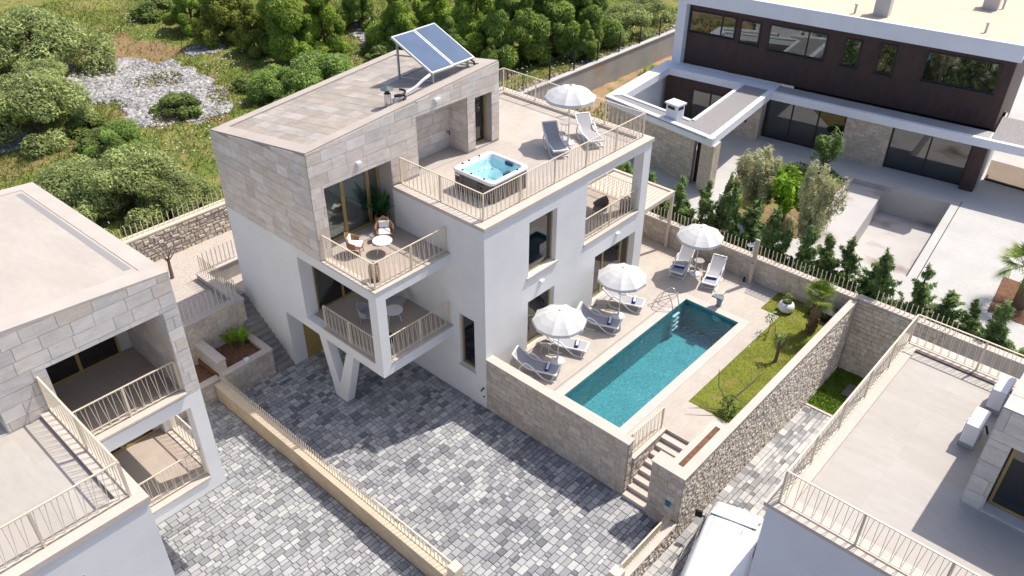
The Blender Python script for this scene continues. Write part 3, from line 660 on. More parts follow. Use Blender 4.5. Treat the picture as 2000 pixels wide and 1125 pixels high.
# stone block on top
def zroof(x, y): return 10.88+.157*(x+4.78)+.0853*(y+3.57)
blk = solid([(-11.09, -4.80, -3.57, 5.93, 6.625, 12)], [(-5.75, -4.80, -3.03, .02, 6.65, 9.42), (-5.85, -4.80, 1.38, 4.08, 8.3, 10.7), (-5.4, -4.80, 4.52, 5.48, 8.36, 10.55)])
blk.v = [(x, y, min(z, zroof(x, y)-.02)) for x, y, z in blk.v]
blk.obj('stone_block', JOINT, villa)
fr = solid([(-11.07, -4.82, -3.55, 5.91, 0, 1)], [(-10.55, -5.35, -3.05, 5.4, 0, 1)])
fr.v = [(x, y, zroof(x, y)+(-.018 if z < .5 else .05)) for x, y, z in fr.v]; fr.obj('roof_edge', mat('roof_edge_stone', (.50, .44, .38), .75, noise=.08, nscale=1.5), villa)
clad(villa, 'wall_slab', SLAB, (-11.09, -3.57, 6.63), (1, 0, 0), (0, 0, 1), (0, -1, 0), 6.29, 4.4, .42, (.55, 1.15), .012, .022, top=lambda a: zroof(-11.09+a, -3.57)-6.63, seed=31)
clad(villa, 'wall_slab', SLAB, (-4.80, -3.57, 6.63), (0, 1, 0), (0, 0, 1), (1, 0, 0), 9.5, 5.2, .42, (.55, 1.15), .012, .022,
     holes=[(.54, 3.59, 0, 2.79), (3.57, 9.6, 0, 1.77), (4.95, 7.65, 1.6, 4.07), (8.09, 9.05, 1.6, 3.92)], top=lambda a: zroof(-4.8, -3.57+a)-6.63, seed=32)
clad(villa, 'wall_slab', SLAB, (-5.85, 1.38, 8.3), (0, 1, 0), (0, 0, 1), (1, 0, 0), 2.7, 2.4, .42, (.55, 1.1), .012, .015, seed=33)
clad(villa, 'wall_slab', SLAB, (-5.85, 4.08, 8.3), (1, 0, 0), (0, 0, 1), (0, -1, 0), 1.03, 2.4, .42, (.5, .9), .012, .012, seed=34)
clad(villa, 'wall_slab', SLAB, (-11.09, 5.93, 8.4), (1, 0, 0), (0, 0, 1), (0, 1, 0), 6.29, 3.4, .42, (.55, 1.15), .012, .02, top=lambda a: zroof(-11.09+a, 5.93)-8.4, seed=35, parts=False)
nx = Vector((-.157, -.0853, 1)).normalized()
ux = Vector((1, 0, .157)); vy = Vector((0, 1, .0853)); lx, ly = ux.length, vy.length
clad(villa, 'roof_tile', ROOFT, (-10.54, -3.04, zroof(-10.54, -3.04)-.018), ux, vy, nx, 5.18*lx, 8.43*ly, .5, (.45, 1.0), .01, .014, seed=36)
# windows and doors
window(villa, 'x', -.22, 2.42, 4.05, 5.2, 7.6, 1, cm=TEAL)
window(villa, 'x', -.22, 2.42, 4.05, D+.02, 4.0, 1)
window(villa, 'x', -.30, 6.75, 9.72, D+.02, 4.1, 2, split=[7.75, 9.1])
window(villa, 'y', .12, -1.42, -.6, 1.62, 4.1, 1, sgn=1)
window(villa, 'x', -5.55, -3.0, .0, 6.66, 9.4, 2, split=[-1.75, -.55], w=.10)
window(villa, 'x', -5.1, 4.54, 5.46, 8.37, 10.53, 1, curtain=False)
window(villa, 'x', -6.42, -2.98, -.42, 3.32, 5.88, 2)
dr = MB().box(-7.985, -7.93, -2.92, -1.72, -.02, 2.6).obj('entrance_door', GOLD, villa)
for k in range(2): frame_on('x', -7.922, -2.86+k*.58, -2.34+k*.58, .1, 2.5, .04, .01).obj('panel', GOLD, dr)
MB().box(-6.05, -4.79, -.06, -.002, -.02, 2.84).obj('wall_panel', WHITE, villa)
# wall lamps
def lamp(x, y, z, s=1): MB().box(x, x+.13, y-.11*s, y+.11*s, z-.06, z+.06).obj('wall_lamp', WHITEP, villa, bevel=.01)
lamp(-4.78, -1.47, 9.85, .9); lamp(-4.78, 2.45, 11.1, 1.2); lamp(0, 8.24, 4.62); lamp(0, 3.18, 4.66)
MB().tube([(-5.83, 3.9, 9.0), (-5.75, 3.95, 9.05), (-5.72, 3.95, 8.9)], .025).obj('garden_tap', DARKM, villa)
MB().tube([(-.12, -.02, 1.05), (-.12, -.1, 1.05), (-.2, -.1, .9)], .03).obj('garden_tap', DARKM, villa); MB().box(-.16, -.1, -.03, -.001, .55, .62).obj('garden_tap', DARKM, villa)
# railings
railing(villa, [(-4.66, .36), (-.36, .36), (-.36, 10.1), (-8.38, 10.1), (-8.38, 6.0)], 8.42, 1.05, joined=(3,))
railing(villa, [(-4.72, -3.42), (-1.92, -3.42), (-1.92, -.03)], 6.71, 1.02)
railing(villa, [(-5.30, -3.45), (-2.26, -3.45)], 3.38, 1.02); railing(villa, [(-1.92, -3.1), (-1.92, -.03)], 3.38, 1.02)
railing(villa, [(-.16, 5.94), (-.16, 9.76)], 5.12, 1.02); railing(villa, [(-.55, 10.14), (-3.15, 10.14)], 5.05, 1.02)
# chimney flue and solar collector on the roof
fl = thing('roof_flue', 'short steel flue pipe with a flat cap standing on the stone roof', 'flue', (-5.55, .75, zroof(-5.55, .75)))
zz = zroof(-5.55, .75)
MB().lathe([(.13, -.1), (.13, .48)], (-5.55, .75, zz), 18).obj('pipe', STEEL, fl, smooth=True); MB().lathe([(.09, .47), (.09, .66)], (-5.55, .75, zz), 14).obj('neck', DARKM, fl)
MB().lathe([(0, .78), (.24, .66), (.24, .64), (0, .64)], (-5.55, .75, zz), 20).obj('cap', mat('flue_cap', (.10, .13, .13), .4), fl)
tag(MB().tube([(-5.42+.16*math.cos(a), 1.25+.22*math.sin(a), zroof(-5.5, 1.2)+.12+.02*i) for i, a in enumerate([k*.6 for k in range(16)])], .045, 8).obj('cable_coil', BLACKP), 'black coil of pipe lying beside the steel flue on the roof', 'pipe coil')
so_ = thing('solar_collector', 'pair of blue glass solar panels tilted on a steel frame on the stone roof', 'solar panel', (-6.6, 4.2, 11.2))
pa, pb = Vector((-7.75, 2.95, 12.72)), Vector((-5.50, 2.98, 11.80)); dy = Vector((0, 1.16, .0)); nn = (pb-pa).cross(dy).normalized()
if nn.z < 0: nn = -nn
for k in range(2):
    o = pa+dy*(k*1.03); q = o+(pb-pa); e = (pb-pa).normalized(); f = dy.normalized()
    mb = MB().hexa([o-nn*.09, q-nn*.09, q+dy-nn*.09, o+dy-nn*.09, o, q, q+dy, o+dy]); pn = mb.obj('collector_panel', WHITEP if False else mat('panel_frame', (.62, .64, .66), .35, metal=.5) if k == 0 else MATS['panel_frame'], so_)
    MB().hexa([o+e*.07+f*.06+nn*.002, q-e*.07+f*.06+nn*.002, q-e*.07+dy-f*.06+nn*.002, o+e*.07+dy-f*.06+nn*.002, o+e*.07+f*.06+nn*.012, q-e*.07+f*.06+nn*.012, q-e*.07+dy-f*.06+nn*.012, o+e*.07+dy-f*.06+nn*.012]).obj('panel_glass', SOLAR, pn)
    if k == 0: dy = Vector((0, 1.14, .02))
def leg(x, y, zt): MB().bar((x, y, zroof(x, y)-.02), (x, y, zt), .07).obj('leg', GALV, so_)
for y in (3.1, 5.0): leg(-7.6, y, 12.55)
for y in (3.1, 5.0): leg(-5.62, y, 11.78)
for y in (3.1, 5.0):
    MB().bar((-7.6, y, 12.52), (-5.6, y, 11.70), .06).obj('rail', GALV, so_); MB().bar((-7.6, y, zroof(-7.6, y)+.08), (-5.6, y, zroof(-5.6, y)+.08), .045).obj('rail', GALV, so_)
MB().bar((-7.6, 3.1, zroof(-7.6, 3.1)+.06), (-7.6, 5, zroof(-7.6, 5)+.06), .04).obj('rail', GALV, so_)
MB().tube([(-5.60, 2.95, 11.72), (-5.62, 2.6, 11.6), (-5.6, 2.2, zroof(-5.6, 2.2)+.2), (-5.58, 1.5, zroof(-5.6, 1.5)+.14), (-5.55, .98, zroof(-5.55, .98)+.12)], .06, 10).obj('insulated_pipe', mat('silver_pipe', (.66, .64, .66), .4), so_, smooth=True)
MB().tube([(-5.5, 5.1, 11.76), (-5.46, 5.2, 11.7), (-5.46, 5.22, 11.56)], .04).obj('pipe_elbow', DARKM, so_)

# ------------------------------------------------------------------ side steps, planters and gravel terrace left of the villa
ss = thing('side_steps', 'grey stone steps climbing along the white side wall of the villa', 'steps', (-9.5, -3.98, 0))
STEPM = mat('step_stone', (.33, .30, .275), .8, noise=.15, nscale=2, noise2=.15, n2scale=14)
for k in range(14):
    x1 = -8.06-.235*k; MB().box(x1-.26, x1, -4.38, -3.575, -.1, .165*(k+1)).obj('step', STEPM, ss)
    MB().box(x1-.245, x1+.02, -4.38, -3.58, .165*(k+1)+.002, .165*(k+1)+.03).obj('tread', STEPM, ss)
MB().box(-13.09, -11.36, -4.17, -3.575, -.1, 2.28).obj('landing', STEPM, ss)
pl = thing('stone_planter', 'raised beige stone planter of brown soil at the foot of the side steps', 'planter', (-9.2, -5.4, 0))
MB().box(-8.4, -8.15, -6.7, -4.42, -.1, 1.22).obj('wall', JOINT, pl); MB().box(-10.2, -8.402, -4.64, -4.42, -.1, 1.22).obj('wall', JOINT, pl)
MB().box(-10.2, -8.41, -6.7, -4.65, -.1, 1.05).obj('soil', SOIL, pl)
MB().box(-8.44, -8.11, -6.7, -4.38, 1.222, 1.28).obj('coping', COPE, pl); MB().box(-10.2, -8.45, -4.68, -4.38, 1.222, 1.28).obj('coping', COPE, pl)
clad(pl, 'wall_stone', WALLST, (-8.15, -6.7, 0), (0, 1, 0), (0, 0, 1), (1, 0, 0), 2.28, 1.2, .24, (.3, .6), .006, .016, seed=41, rough=.0015, jrow=.1)
tag(MB().box(-8.40, -8.2, -5.62, -5.42, 1.285, 1.36).obj('paper_scrap', TOWW, bevel=.02), 'crumpled white scrap of paper lying on the planter coping', 'litter')
dv = thing('planter_divider', 'stepped tan stone wall dividing two planting beds beside the side steps', 'wall', (-9.5, -6.5, 0))
MB().box(-10.3, -8.45, -6.66, -6.34, -.1, 1.72).obj('wall', JOINT, dv); MB().box(-10.3, -8.42, -6.70, -6.30, 1.722, 1.78).obj('coping', COPE, dv)
clad(dv, 'wall_stone', WALLST, (-10.3, -6.34, 0), (1, 0, 0), (0, 0, 1), (0, 1, 0), 1.85, 1.7, .24, (.3, .6), .006, .016, seed=42, rough=.0015)
clad(dv, 'wall_stone', WALLST, (-8.45, -6.66, 0), (0, 1, 0), (0, 0, 1), (1, 0, 0), .32, 1.7, .24, (.3, .6), .006, .016, seed=43, rough=.0015)
p2 = thing('lower_planter', 'low stone planter of reddish soil tucked beside the left-hand house', 'planter', (-9.3, -8, 0))
MB().box(-8.7, -8.45, -10.2, -6.72, -.1, .95).obj('wall', JOINT, p2); MB().box(-10.6, -8.71, -10.2, -6.72, -.1, .75).obj('soil', SOIL, p2); MB().box(-8.74, -8.41, -10.2, -6.72, .952, 1.01).obj('coping', COPE, p2)
clad(p2, 'wall_stone', WALLST, (-8.45, -10.2, 0), (0, 1, 0), (0, 0, 1), (1, 0, 0), 3.4, .93, .24, (.3, .6), .006, .016, seed=44, rough=.0015)
ut = thing('upper_terrace_wall', 'tall beige stone wall with upright gold bars holding the gravel terrace above the planter', 'wall', (-10.3, -5.5, 0))
MB().box(-10.5, -10.2, -6.85, -4.18, -.1, 2.72).obj('wall', JOINT, ut); MB().box(-13.4, -10.502, -4.5, -4.18, -.1, 2.72).obj('wall', JOINT, ut)
MB().box(-10.54, -10.16, -6.85, -4.14, 2.722, 2.78).obj('coping', COPE, ut); MB().box(-13.4, -10.545, -4.54, -4.14, 2.722, 2.78).obj('coping', COPE, ut)
clad(ut, 'wall_stone', WALLST, (-10.2, -6.85, 0), (0, 1, 0), (0, 0, 1), (1, 0, 0), 2.67, 2.7, .26, (.3, .6), .006, .016, seed=45, rough=.0015, jrow=.1)
MB().box(-13.4, -13.1, -4.178, -3.3, -.1, 2.72).obj('wall', JOINT, ut); MB().box(-13.44, -13.06, -4.138, -2.3, 2.722, 2.78).obj('coping', COPE, ut)
MB().box(-13.4, -13.1, -3.3, -2.3, -.1, 2.72).obj('wall', JOINT, ut)
bars_row(ut, (-10.35, -6.8), (-10.35, -4.25), 2.77, .95, .2, .03); bars_row(ut, (-13.3, -4.34), (-10.45, -4.34), 2.77, .95, .2, .03); bars_row(ut, (-13.25, -4.2), (-13.25, -2.35), 2.77, .95, .2, .03)
bars_row(ut, (-13.2, -6.95), (-10.5, -6.95), 2.77, .95, .2, .03)
MB().box(-13.4, -10.5, -7.1, -6.86, -.1, 2.72).obj('wall', JOINT, ut)
gt = MB().prism([(-16.4, -16), (-10.5, -16), (-10.5, -4.52), (-13.42, -4.52), (-13.42, 5.9), (-16.4, 5.9)], 1.5, 2.45).obj('gravel_terrace', GRAVEL); struct(gt)
g2 = MB().prism([(-13.1, -3.58), (-11.0, -3.58), (-11.0, 6), (-13.1, 6)], -.3, 1.95).obj('side_path', GRAVEL); struct(g2)
rb = thing('rear_rubble_wall', 'rough rubble retaining wall with gold bars between the gravel terrace and the meadow', 'wall', (-16.2, -4, 2.4))
MB().box(-16.55, -16.15, -30, 6.0, 1.5, 3.82).obj('wall', RUBJ, rb); MB().box(-16.60, -16.10, -30, 6.0, 3.822, 3.9).obj('coping', mat('cream_coping', (.66, .57, .44), .75, noise=.06), rb)
clad(rb, 'rubble_stone', RUBBLE, (-16.15, -14, 2.4), (0, 1, 0), (0, 0, 1), (1, 0, 0), 18, 1.40, .21, (.16, .42), .018, .06, seed=46, rough=.025, jrow=.25, parts=True)
bars_row(rb, (-16.35, -14), (-16.35, 5.8), 3.9, .62, .25, .03)

# soil strip and concrete wall behind the villa
bs = MB().prism([(-15.5, 6), (-15.5, 60), (-9.2, 60), (-9.2, 6)], .5, 1.93).obj('bare_soil_strip', SOILO); struct(bs)
gw = thing('concrete_boundary_wall', 'plain grey concrete wall with thin dark posts along the edge of the pine meadow', 'wall', (-15.4, 25, 1.9))
MB().box(-15.65, -15.35, 5.9, 48, .5, 3.72).obj('wall', CONCG, gw); MB().box(-15.7, -15.3, 5.9, 48, 3.722, 3.79).obj('coping', CONC, gw)
for y in np.arange(7, 47, 2.55): MB().bar((-15.58, y, 3.75), (-15.58, y, 5.15), .07).obj('fence_post', DARKM, gw)
fm = MB()
for z in (4.2, 4.65, 5.1): fm.bar((-15.58, 7, z), (-15.58, 45, z), .012)
fm.obj('fence_wire', DARKM, gw)

# ------------------------------------------------------------------ left-hand house
lh = thing('left_house', 'stone-clad house with a pale flat roof and terrace at the left edge, no pool', 'house', (-4, -15, 0))
lb = solid([(-10.3, -1.45, -24, -10.3, -.3, 6.93), (-1.45, 2.92, -26, -13.77, -.3, 8.52)],
           [(-4.6, -1.45, -13.2, -10.3, 3.6, 6.5), (-4.6, -1.45, -13.77, -10.3, -.3, 3.1), (-4.6, -1.45, -14, -13.2, -.3, 3.1)])
lb.box(-1.86, -1.452, -10.72, -10.302, 3.6, 6.5); lb.box(-4.6, -4.2, -10.7, -10.302, 3.6, 6.5)
lb.obj('wall', WHITE, lh)
def zl(x, y): return 10.92+.055*(x+1.45)-.075*(y+10.3)
lk = solid([(-10.3, -1.47, -24, -10.3, 6.935, 12)], [(-4.6, -1.47, -13.75, -10.72, 7.03, 9.85), (-2.3, -1.47, -24, -15.0, 8.6, 12)])
lk.v = [(x, y, zl(x, y)-.02 if z > 11.9 else z) for x, y, z in lk.v]; lk.obj('stone_block', JOINTP, lh)
le = solid([(-10.32, -1.45, -24, -10.28, 0, 1)], [(-9.85, -2.05, -23, -10.78, 0, 1)])
le.v = [(x, y, zl(x, y)+(-.018 if z < .5 else .06)) for x, y, z in le.v]; le.obj('roof_edge', mat('pale_roof_edge', (.52, .465, .41), .75, noise=.08, nscale=1.5), lh)
ri = [(-9.84, -22.9), (-2.06, -22.9), (-2.06, -10.79), (-9.84, -10.79)]
MB().prism(ri, lambda x, y: zl(x, y)-.018, lambda x, y: zl(x, y)+.048).obj('roof_screed', ROOFP, lh)
gp = MB().prism([(-9.6, -11.05), (-2.3, -11.05), (-2.3, -10.86), (-9.6, -10.86)], lambda x, y: zl(x, y)+.046, lambda x, y: zl(x, y)+.052).obj('roof_gutter', mat('gutter_grey', (.30, .29, .28), .7), lh)
clad(lh, 'wall_slab', SLABL, (-1.47, -15.0, 6.95), (0, 1, 0), (0, 0, 1), (1, 0, 0), 4.7, 4.4, .38, (.45, 1.05), .014, .02, holes=[(1.25, 4.28, .08, 2.9), (0, 1.25, 0, 1.65)], top=lambda a: zl(-1.47, -15+a)-6.95, seed=51)
clad(lh, 'wall_slab', SLABL, (-10.3, -10.3, 6.95), (1, 0, 0), (0, 0, 1), (0, 1, 0), 8.83, 4.4, .38, (.45, 1.05), .014, .02, top=lambda a: zl(-10.3+a, -10.3)-6.95, seed=52)
clad(lh, 'wall_slab', SLABL, (-2.3, -15.0, 8.6), (1, 0, 0), (0, 0, 1), (0, -1, 0), .83, 2.9, .46, (.4, .8), .016, .015, seed=53, parts=False)
clad(lh, 'recess_slab', SLABL, (-4.6, -10.72, 7.04), (1, 0, 0), (0, 0, 1), (0, -1, 0), 3.1, 2.8, .46, (.6, 1.15), .008, .01, seed=54, parts=False)
MB().box(-4.59, -1.9, -13.74, -10.74, 7.032, 7.05).obj('balcony_floor', FLOORD, lh); MB().box(-1.88, -1.36, -13.77, -10.73, 7.032, 7.1).obj('coping', COPE, lh)
MB().box(-1.9, -1.40, -13.2, -10.26, 6.932, 6.99).obj('floor_band', COPE, lh) if False else None
MB().box(-4.59, -2.0, -13.18, -10.32, 3.602, 3.62).obj('balcony_floor', FLOORD, lh); MB().box(-1.92, -1.40, -13.2, -10.735, 3.602, 3.67).obj('coping', COPE, lh); MB().box(-4.18, -1.925, -10.66, -10.25, 3.602, 3.67).obj('coping', COPE, lh)
tl = solid([(-1.44, 2.97, -26, -13.72, 8.522, 8.68)], [(-1.44, 2.45, -26, -14.25, 8.522, 8.68)]).obj('coping', COPE, lh)
MB().box(-2.29, 2.44, -26, -14.26, 8.522, 8.56).obj('terrace_floor', DECKP, lh)
window(lh, 'x', -4.48, -13.7, -11.1, 7.06, 9.6, 2, gl=GLASSD, curtain=False, split=[-12.3])
window(lh, 'x', -4.5, -13.1, -10.9, 3.64, 6.2, 2, gl=GLASSD, curtain=False)
railing(lh, [(-1.42, -14.0), (2.66, -14.0), (2.66, -19.5)], 8.7, 1.05)
railing(lh, [(-1.62, -13.72), (-1.62, -10.76)], 7.12, 1.02)
railing(lh, [(-1.64, -13.15), (-1.64, -10.75)], 3.69, 1.02); railing(lh, [(-4.15, -10.46), (-1.95, -10.46)], 3.69, 1.02)
window(lh, 'x', 2.94, -16.1, -15.45, 4.6, 7.62, 1, curtain=False, gl=GLASSD)

# ------------------------------------------------------------------ right-hand house
rh = thing('right_house', 'house with a big empty pale roof terrace and gold railing at the lower right', 'house', (17, 1, 0))
MB().box(12.66, 30, -3.1, 6.0, -1.3, 6.88).obj('wall', WHITE2, rh)
rk = solid([(16.15, 30, .2, 6.0, 6.885, 10.05)], [(16.62, 18.2, .2, .9, 7.0, 9.1)]).obj('stone_block', JOINTP, rh)
clad(rh, 'wall_slab', SLABL, (16.15, .2, 6.9), (1, 0, 0), (0, 0, 1), (0, -1, 0), 4, 3.14, .5, (.7, 1.2), .012, .02, holes=[(.47, 2.05, .1, 2.2)], seed=61)
clad(rh, 'wall_slab', SLABL, (16.15, .2, 6.9), (0, 1, 0), (0, 0, 1), (-1, 0, 0), 5.8, 3.14, .5, (.7, 1.2), .012, .02, seed=62, parts=False)
clad(rh, 'roof_slab', SLABL, (16.13, .18, 10.052), (1, 0, 0), (0, 1, 0), (0, 0, 1), 5, 5.8, .6, (.7, 1.2), .01, .02, seed=63, parts=False)
window(rh, 'y', .5, 16.66, 18.16, 7.02, 9.08, 1, sgn=1, gl=GLASSD, curtain=False)
rc = solid([(12.58, 30, -3.18, 6.05, 6.882, 7.0)], [(13.15, 30, -2.6, 5.45, 6.882, 7.0)]).obj('coping', COPE, rh)
MB().box(13.151, 29, -2.599, 5.449, 6.882, 6.93).obj('terrace_floor', DECKP, rh)
MB().box(13.152, 29.5, 5.36, 5.446, 6.93, 6.985).obj('drain_channel', mat('channel_brown', (.16, .13, .125), .7), rh)
railing(rh, [(18.6, -2.93), (12.86, -2.93), (12.86, 5.62), (16.8, 5.62)], 7.02, 1.05)
def ac_unit(x, y, label):
    a = thing('air_conditioner', label, 'air conditioner', (x, y, 6.93), group='outdoor units on the right-hand terrace')
    MB().box(-.18, .18, -.45, .45, .18, .82).obj('casing', WHITEP, a, local=True, bevel=.02)
    MB().lathe([(0, 0), (.25, 0), (.27, .012), (.27, .02)], (0, 0, 0), 20).obj('fan_grille', GALV, a, local=True).matrix_local = Matrix.Translation((-.182, -.1, .5)) @ Matrix.Rotation(R(-90), 4, 'Y')
    for yy in (-.35, .35): MB().box(-.2, .2, yy-.04, yy+.04, 0, .178).obj('foot', CONCG, a, local=True)
    MB().tube([(.12, .46, .3), (.2, .52, .25), (.3, .5, .05)], .03).obj('pipe', BLACKP, a, local=True)
ac_unit(15.62, 2.55, 'white air conditioning unit on the right terrace, nearer to the camera of two')
ac_unit(15.72, 4.45, 'white air conditioning unit on the right terrace, farther back beside the gold rail')

# ------------------------------------------------------------------ back house (rotated about seven degrees)
B0 = 1.9
bh = thing('back_house', 'modern white and dark brown house with long flat canopy behind the hedge', 'house', (2, 29, B0))
TH = R(7); QX, QY = -2.45, 26.92
def L2(s, t): return (QX+s*math.cos(TH)-t*math.sin(TH), QY+s*math.sin(TH)+t*math.cos(TH))
def lp(pts): return [L2(*p) for p in pts]
def lrect(s0, s1, t0, t1): return lp([(s0, t0), (s1, t0), (s1, t1), (s0, t1)])
def lbox(s0, s1, t0, t1, z0, z1, name, m, par=None): return MB().prism(lrect(s0, s1, t0, t1), z0, z1).obj(name, m, par or bh)
tz = MB()  # paved garden with the empty pool
gy = struct(solid([(-8.6, 30, -2.0, 24, -1.0, B0)], []).obj('garden_ground', CONC)) if False else None
pl4 = [(3.66, 26.07), (8.72, 26.69), (9.6, 18.0), (4.6, 17.5)]
def strip(pts, z, name, m):
    o = MB().poly([(x, y, z) for x, y in pts]).obj(name, m); return struct(o)
strip([(-9.2, 13.6), (40, 13.6), (40, 17.5), (4.6, 17.5), (-9.2, 17.5)], B0, 'garden_paving', CONC)
strip([(-9.2, 17.5), (4.6, 17.5), (3.66, 26.07), (-9.2, 26.07)], B0, 'garden_paving', CONC)
strip([(9.6, 18.0), (4.6, 17.5), (40, 17.5), (40, 18.0)], B0, 'garden_paving', CONC)
strip([(9.6, 18.0), (40, 18.0), (40, 26.69), (8.72, 26.69)], B0, 'garden_paving', CONC)
strip([(-9.2, 26.07), (3.66, 26.07), (8.72, 26.69), (40, 26.69), (40, 60), (-9.2, 60)], B0, 'garden_paving', CONC)
MB().poly([(9.05, 27.3, B0+.006), (9.09, 27.3, B0+.006), (10.04, 18.0, B0+.006), (10.0, 18.0, B0+.006)]).obj('paving_joint', DARKM)['kind'] = 'structure'
ep = thing('empty_pool', 'empty unfinished pale swimming pool with brown stains in front of the back house', 'swimming pool', (6.5, 22, B0))
mp = MB(); zz = B0-1.55; sh_ = [pl4[0], (5.35, 26.27), (6.5, 17.7), pl4[3]]; dp = [(5.351, 26.27), pl4[1], pl4[2], (6.501, 17.7)]
mp.poly([(*p, B0-.28) for p in sh_]); mp.poly([(*p, zz) for p in dp])
for q, zb in ((sh_, B0-.28), (dp, zz)):
    for i in range(4):
        a, b = q[i], q[(i+1) % 4]
        if (q is sh_ and i == 1): continue
        top = B0-.28 if (q is dp and i == 3) else B0
        mp.poly([(*a, zb), (*b, zb), (*b, top), (*a, top)])
mp.obj('basin', POOLP, ep)
# garden bed
gb = MB().prism([(-1.3, 21.4), (.2, 17.2), (4.3, 17.7), (3.5, 25.6), (1.0, 25.2)], B0-.1, B0+.05).obj('planting_bed', mat('bed_soil', (.26, .17, .09), .95, noise=.3, nscale=1.5, noise2=.3, n2scale=12, bump=.8, bscale=12, stain=((.20, .21, .06), 1.1, .47, .1))); struct(gb)
# ground floor
ZC = B0+2.75; ZT = B0+3.2
lbox(-2.3, -.45, .1, .5, B0, ZC, 'stone_wall', WALLST); lbox(4.35, 6.85, .62, 1.2, B0, ZC, 'stone_wall', WALLST)
clad(bh, 'wall_stone', WALLST, (*L2(4.35, .62), B0), (math.cos(TH), math.sin(TH), 0), (0, 0, 1), (math.sin(TH), -math.cos(TH), 0), 2.5, 2.74, .22, (.25, .5), .006, .014, seed=71, rough=.002, parts=False)
clad(bh, 'wall_stone', WALLST, (*L2(-2.3, .1), B0), (math.cos(TH), math.sin(TH), 0), (0, 0, 1), (math.sin(TH), -math.cos(TH), 0), 1.85, 2.74, .22, (.25, .5), .006, .014, seed=72, rough=.002, parts=False, holes=[(.3, 1.1, 1.0, 2.0)])
lbox(11.0, 11.7, .45, 1.2, B0, ZC, 'brown_post', BROWN)
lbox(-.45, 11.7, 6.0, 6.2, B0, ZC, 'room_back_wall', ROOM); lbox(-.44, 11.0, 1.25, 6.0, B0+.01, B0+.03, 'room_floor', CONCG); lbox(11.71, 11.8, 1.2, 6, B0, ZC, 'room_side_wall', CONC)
def glazing(s0, s1, t, z0, z1, n, name='window', gl=GLASSD, cuts=None, sill=None):
    f = MB(); es = cuts or [s0+(s1-s0)*k/n for k in range(n+1)]
    for k, s in enumerate(es): f.prism(lrect(s-.04, s+.04, t-.03, t+.06), z0, z1)
    for a, b in zip(es[:-1], es[1:]):
        f.prism(lrect(a+.041, b-.041, t-.02, t+.05), z0, z0+.07); f.prism(lrect(a+.041, b-.041, t-.02, t+.05), z1-.07, z1)
    f = f.obj(name, DARKM, bh)
    for a, b in zip(es[:-1], es[1:]): MB().prism(lrect(a+.03, b-.03, t+.012, t+.022), z0+.05, z1-.05).obj('pane', gl, f)
    if sill: MB().prism(lrect(s0-.06, s1+.06, t-.13, t-.035), z0-.09, z0-.01).obj('sill', DARKM, f)
    return f
glazing(-.4, 4.3, .9, B0+.03, ZC, 3); glazing(6.9, 10.95, .9, B0+.03, ZC, 2)
lbox(-1.95, -1.25, .04, .098, B0+1.0, B0+2.0, 'window', DARKM)
# canopy slabs with gravel tops and white upstands
def slab(poly, z0, z1, name, m): return MB().prism(poly, z0, z1).obj(name, m, bh)
slab(lp([(0, 0), (16, 0), (16, 1.58), (0, 1.58)]), ZC, ZT-.12, 'canopy', WHITE2); slab(lp([(0, 0), (16, 0), (16, .28), (0, .28)]), ZT-.118, ZT, 'upstand', WHITE2)
slab(lp([(.0, .29), (11.6, .29), (11.6, 1.57), (.0, 1.57)]), ZT-.118, ZT-.1, 'canopy_gutter', CONCG); slab(lp([(11.7, .29), (16, .29), (16, 4), (11.7, 4)]), ZT-.15, ZT-.02, 'gravel_top', GRAVD)
out = [(-7.68, -6.23), (-.11, -8.27), (0, 0), (0, 1.6), (-7.5, 1.6)]; hol = [(-6.85, -5.35), (-2.1, -6.5), (-2.0, .3), (-6.75, .3)]
strips = [[(-7.68, -6.23), (-.11, -8.27), (-2.1, -6.5), (-6.85, -5.35)], [(-.11, -8.27), (-.001, 1.6), (-2.0, .3), (-2.1, -6.5)], [(-7.68, -6.23), (-6.85, -5.35), (-6.75, .3), (-7.5, 1.6)], [(-7.5, 1.6), (-6.75, .3), (-2.0, .3), (-.001, 1.6)]]
for i, q in enumerate(strips):
    slab(lp(q), ZC, ZT-.13, 'canopy', WHITE2)
def inset(a, b, wd, sg): 
    d = Vector((b[0]-a[0], b[1]-a[1])).normalized(); n = Vector((-d.y, d.x))*wd*sg; return [a, b, (b[0]+n.x, b[1]+n.y), (a[0]+n.x, a[1]+n.y)]
gq = strips[0]; slab(lp(gq), ZT-.128, ZT-.06, 'gravel_top', GRAVD); slab(lp(strips[1]), ZT-.128, ZT-.06, 'gravel_top', GRAVD); slab(lp(strips[2]), ZT-.128, ZT-.002, 'upstand', WHITE2); slab(lp(strips[3]), ZT-.128, ZT-.002, 'upstand', WHITE2)
for a, b, sg in (((-7.68, -6.23), (-.11, -8.27), 1), ((-.11, -8.27), (-.001, 1.0), 1)): slab(lp(inset(a, b, .3, sg)), ZT-.127, ZT+(.0 if a[0] < -1 else .003), 'upstand', WHITE2)
slab(lp([(-2.0, .32), (-.01, .32), (-.01, 1.58), (-2.0, 1.58)]), ZT-.1275, ZT-.004, 'upstand', WHITE2)
for a, b, sg in (((-6.85, -5.35), (-2.1, -6.5), -1), ((-2.1, -6.5), (-2.0, .3), -1)): slab(lp(inset(a, b, .2, sg)), ZT-.126, ZT+(.004 if a[0] < -5 else .006), 'upstand', WHITE2)
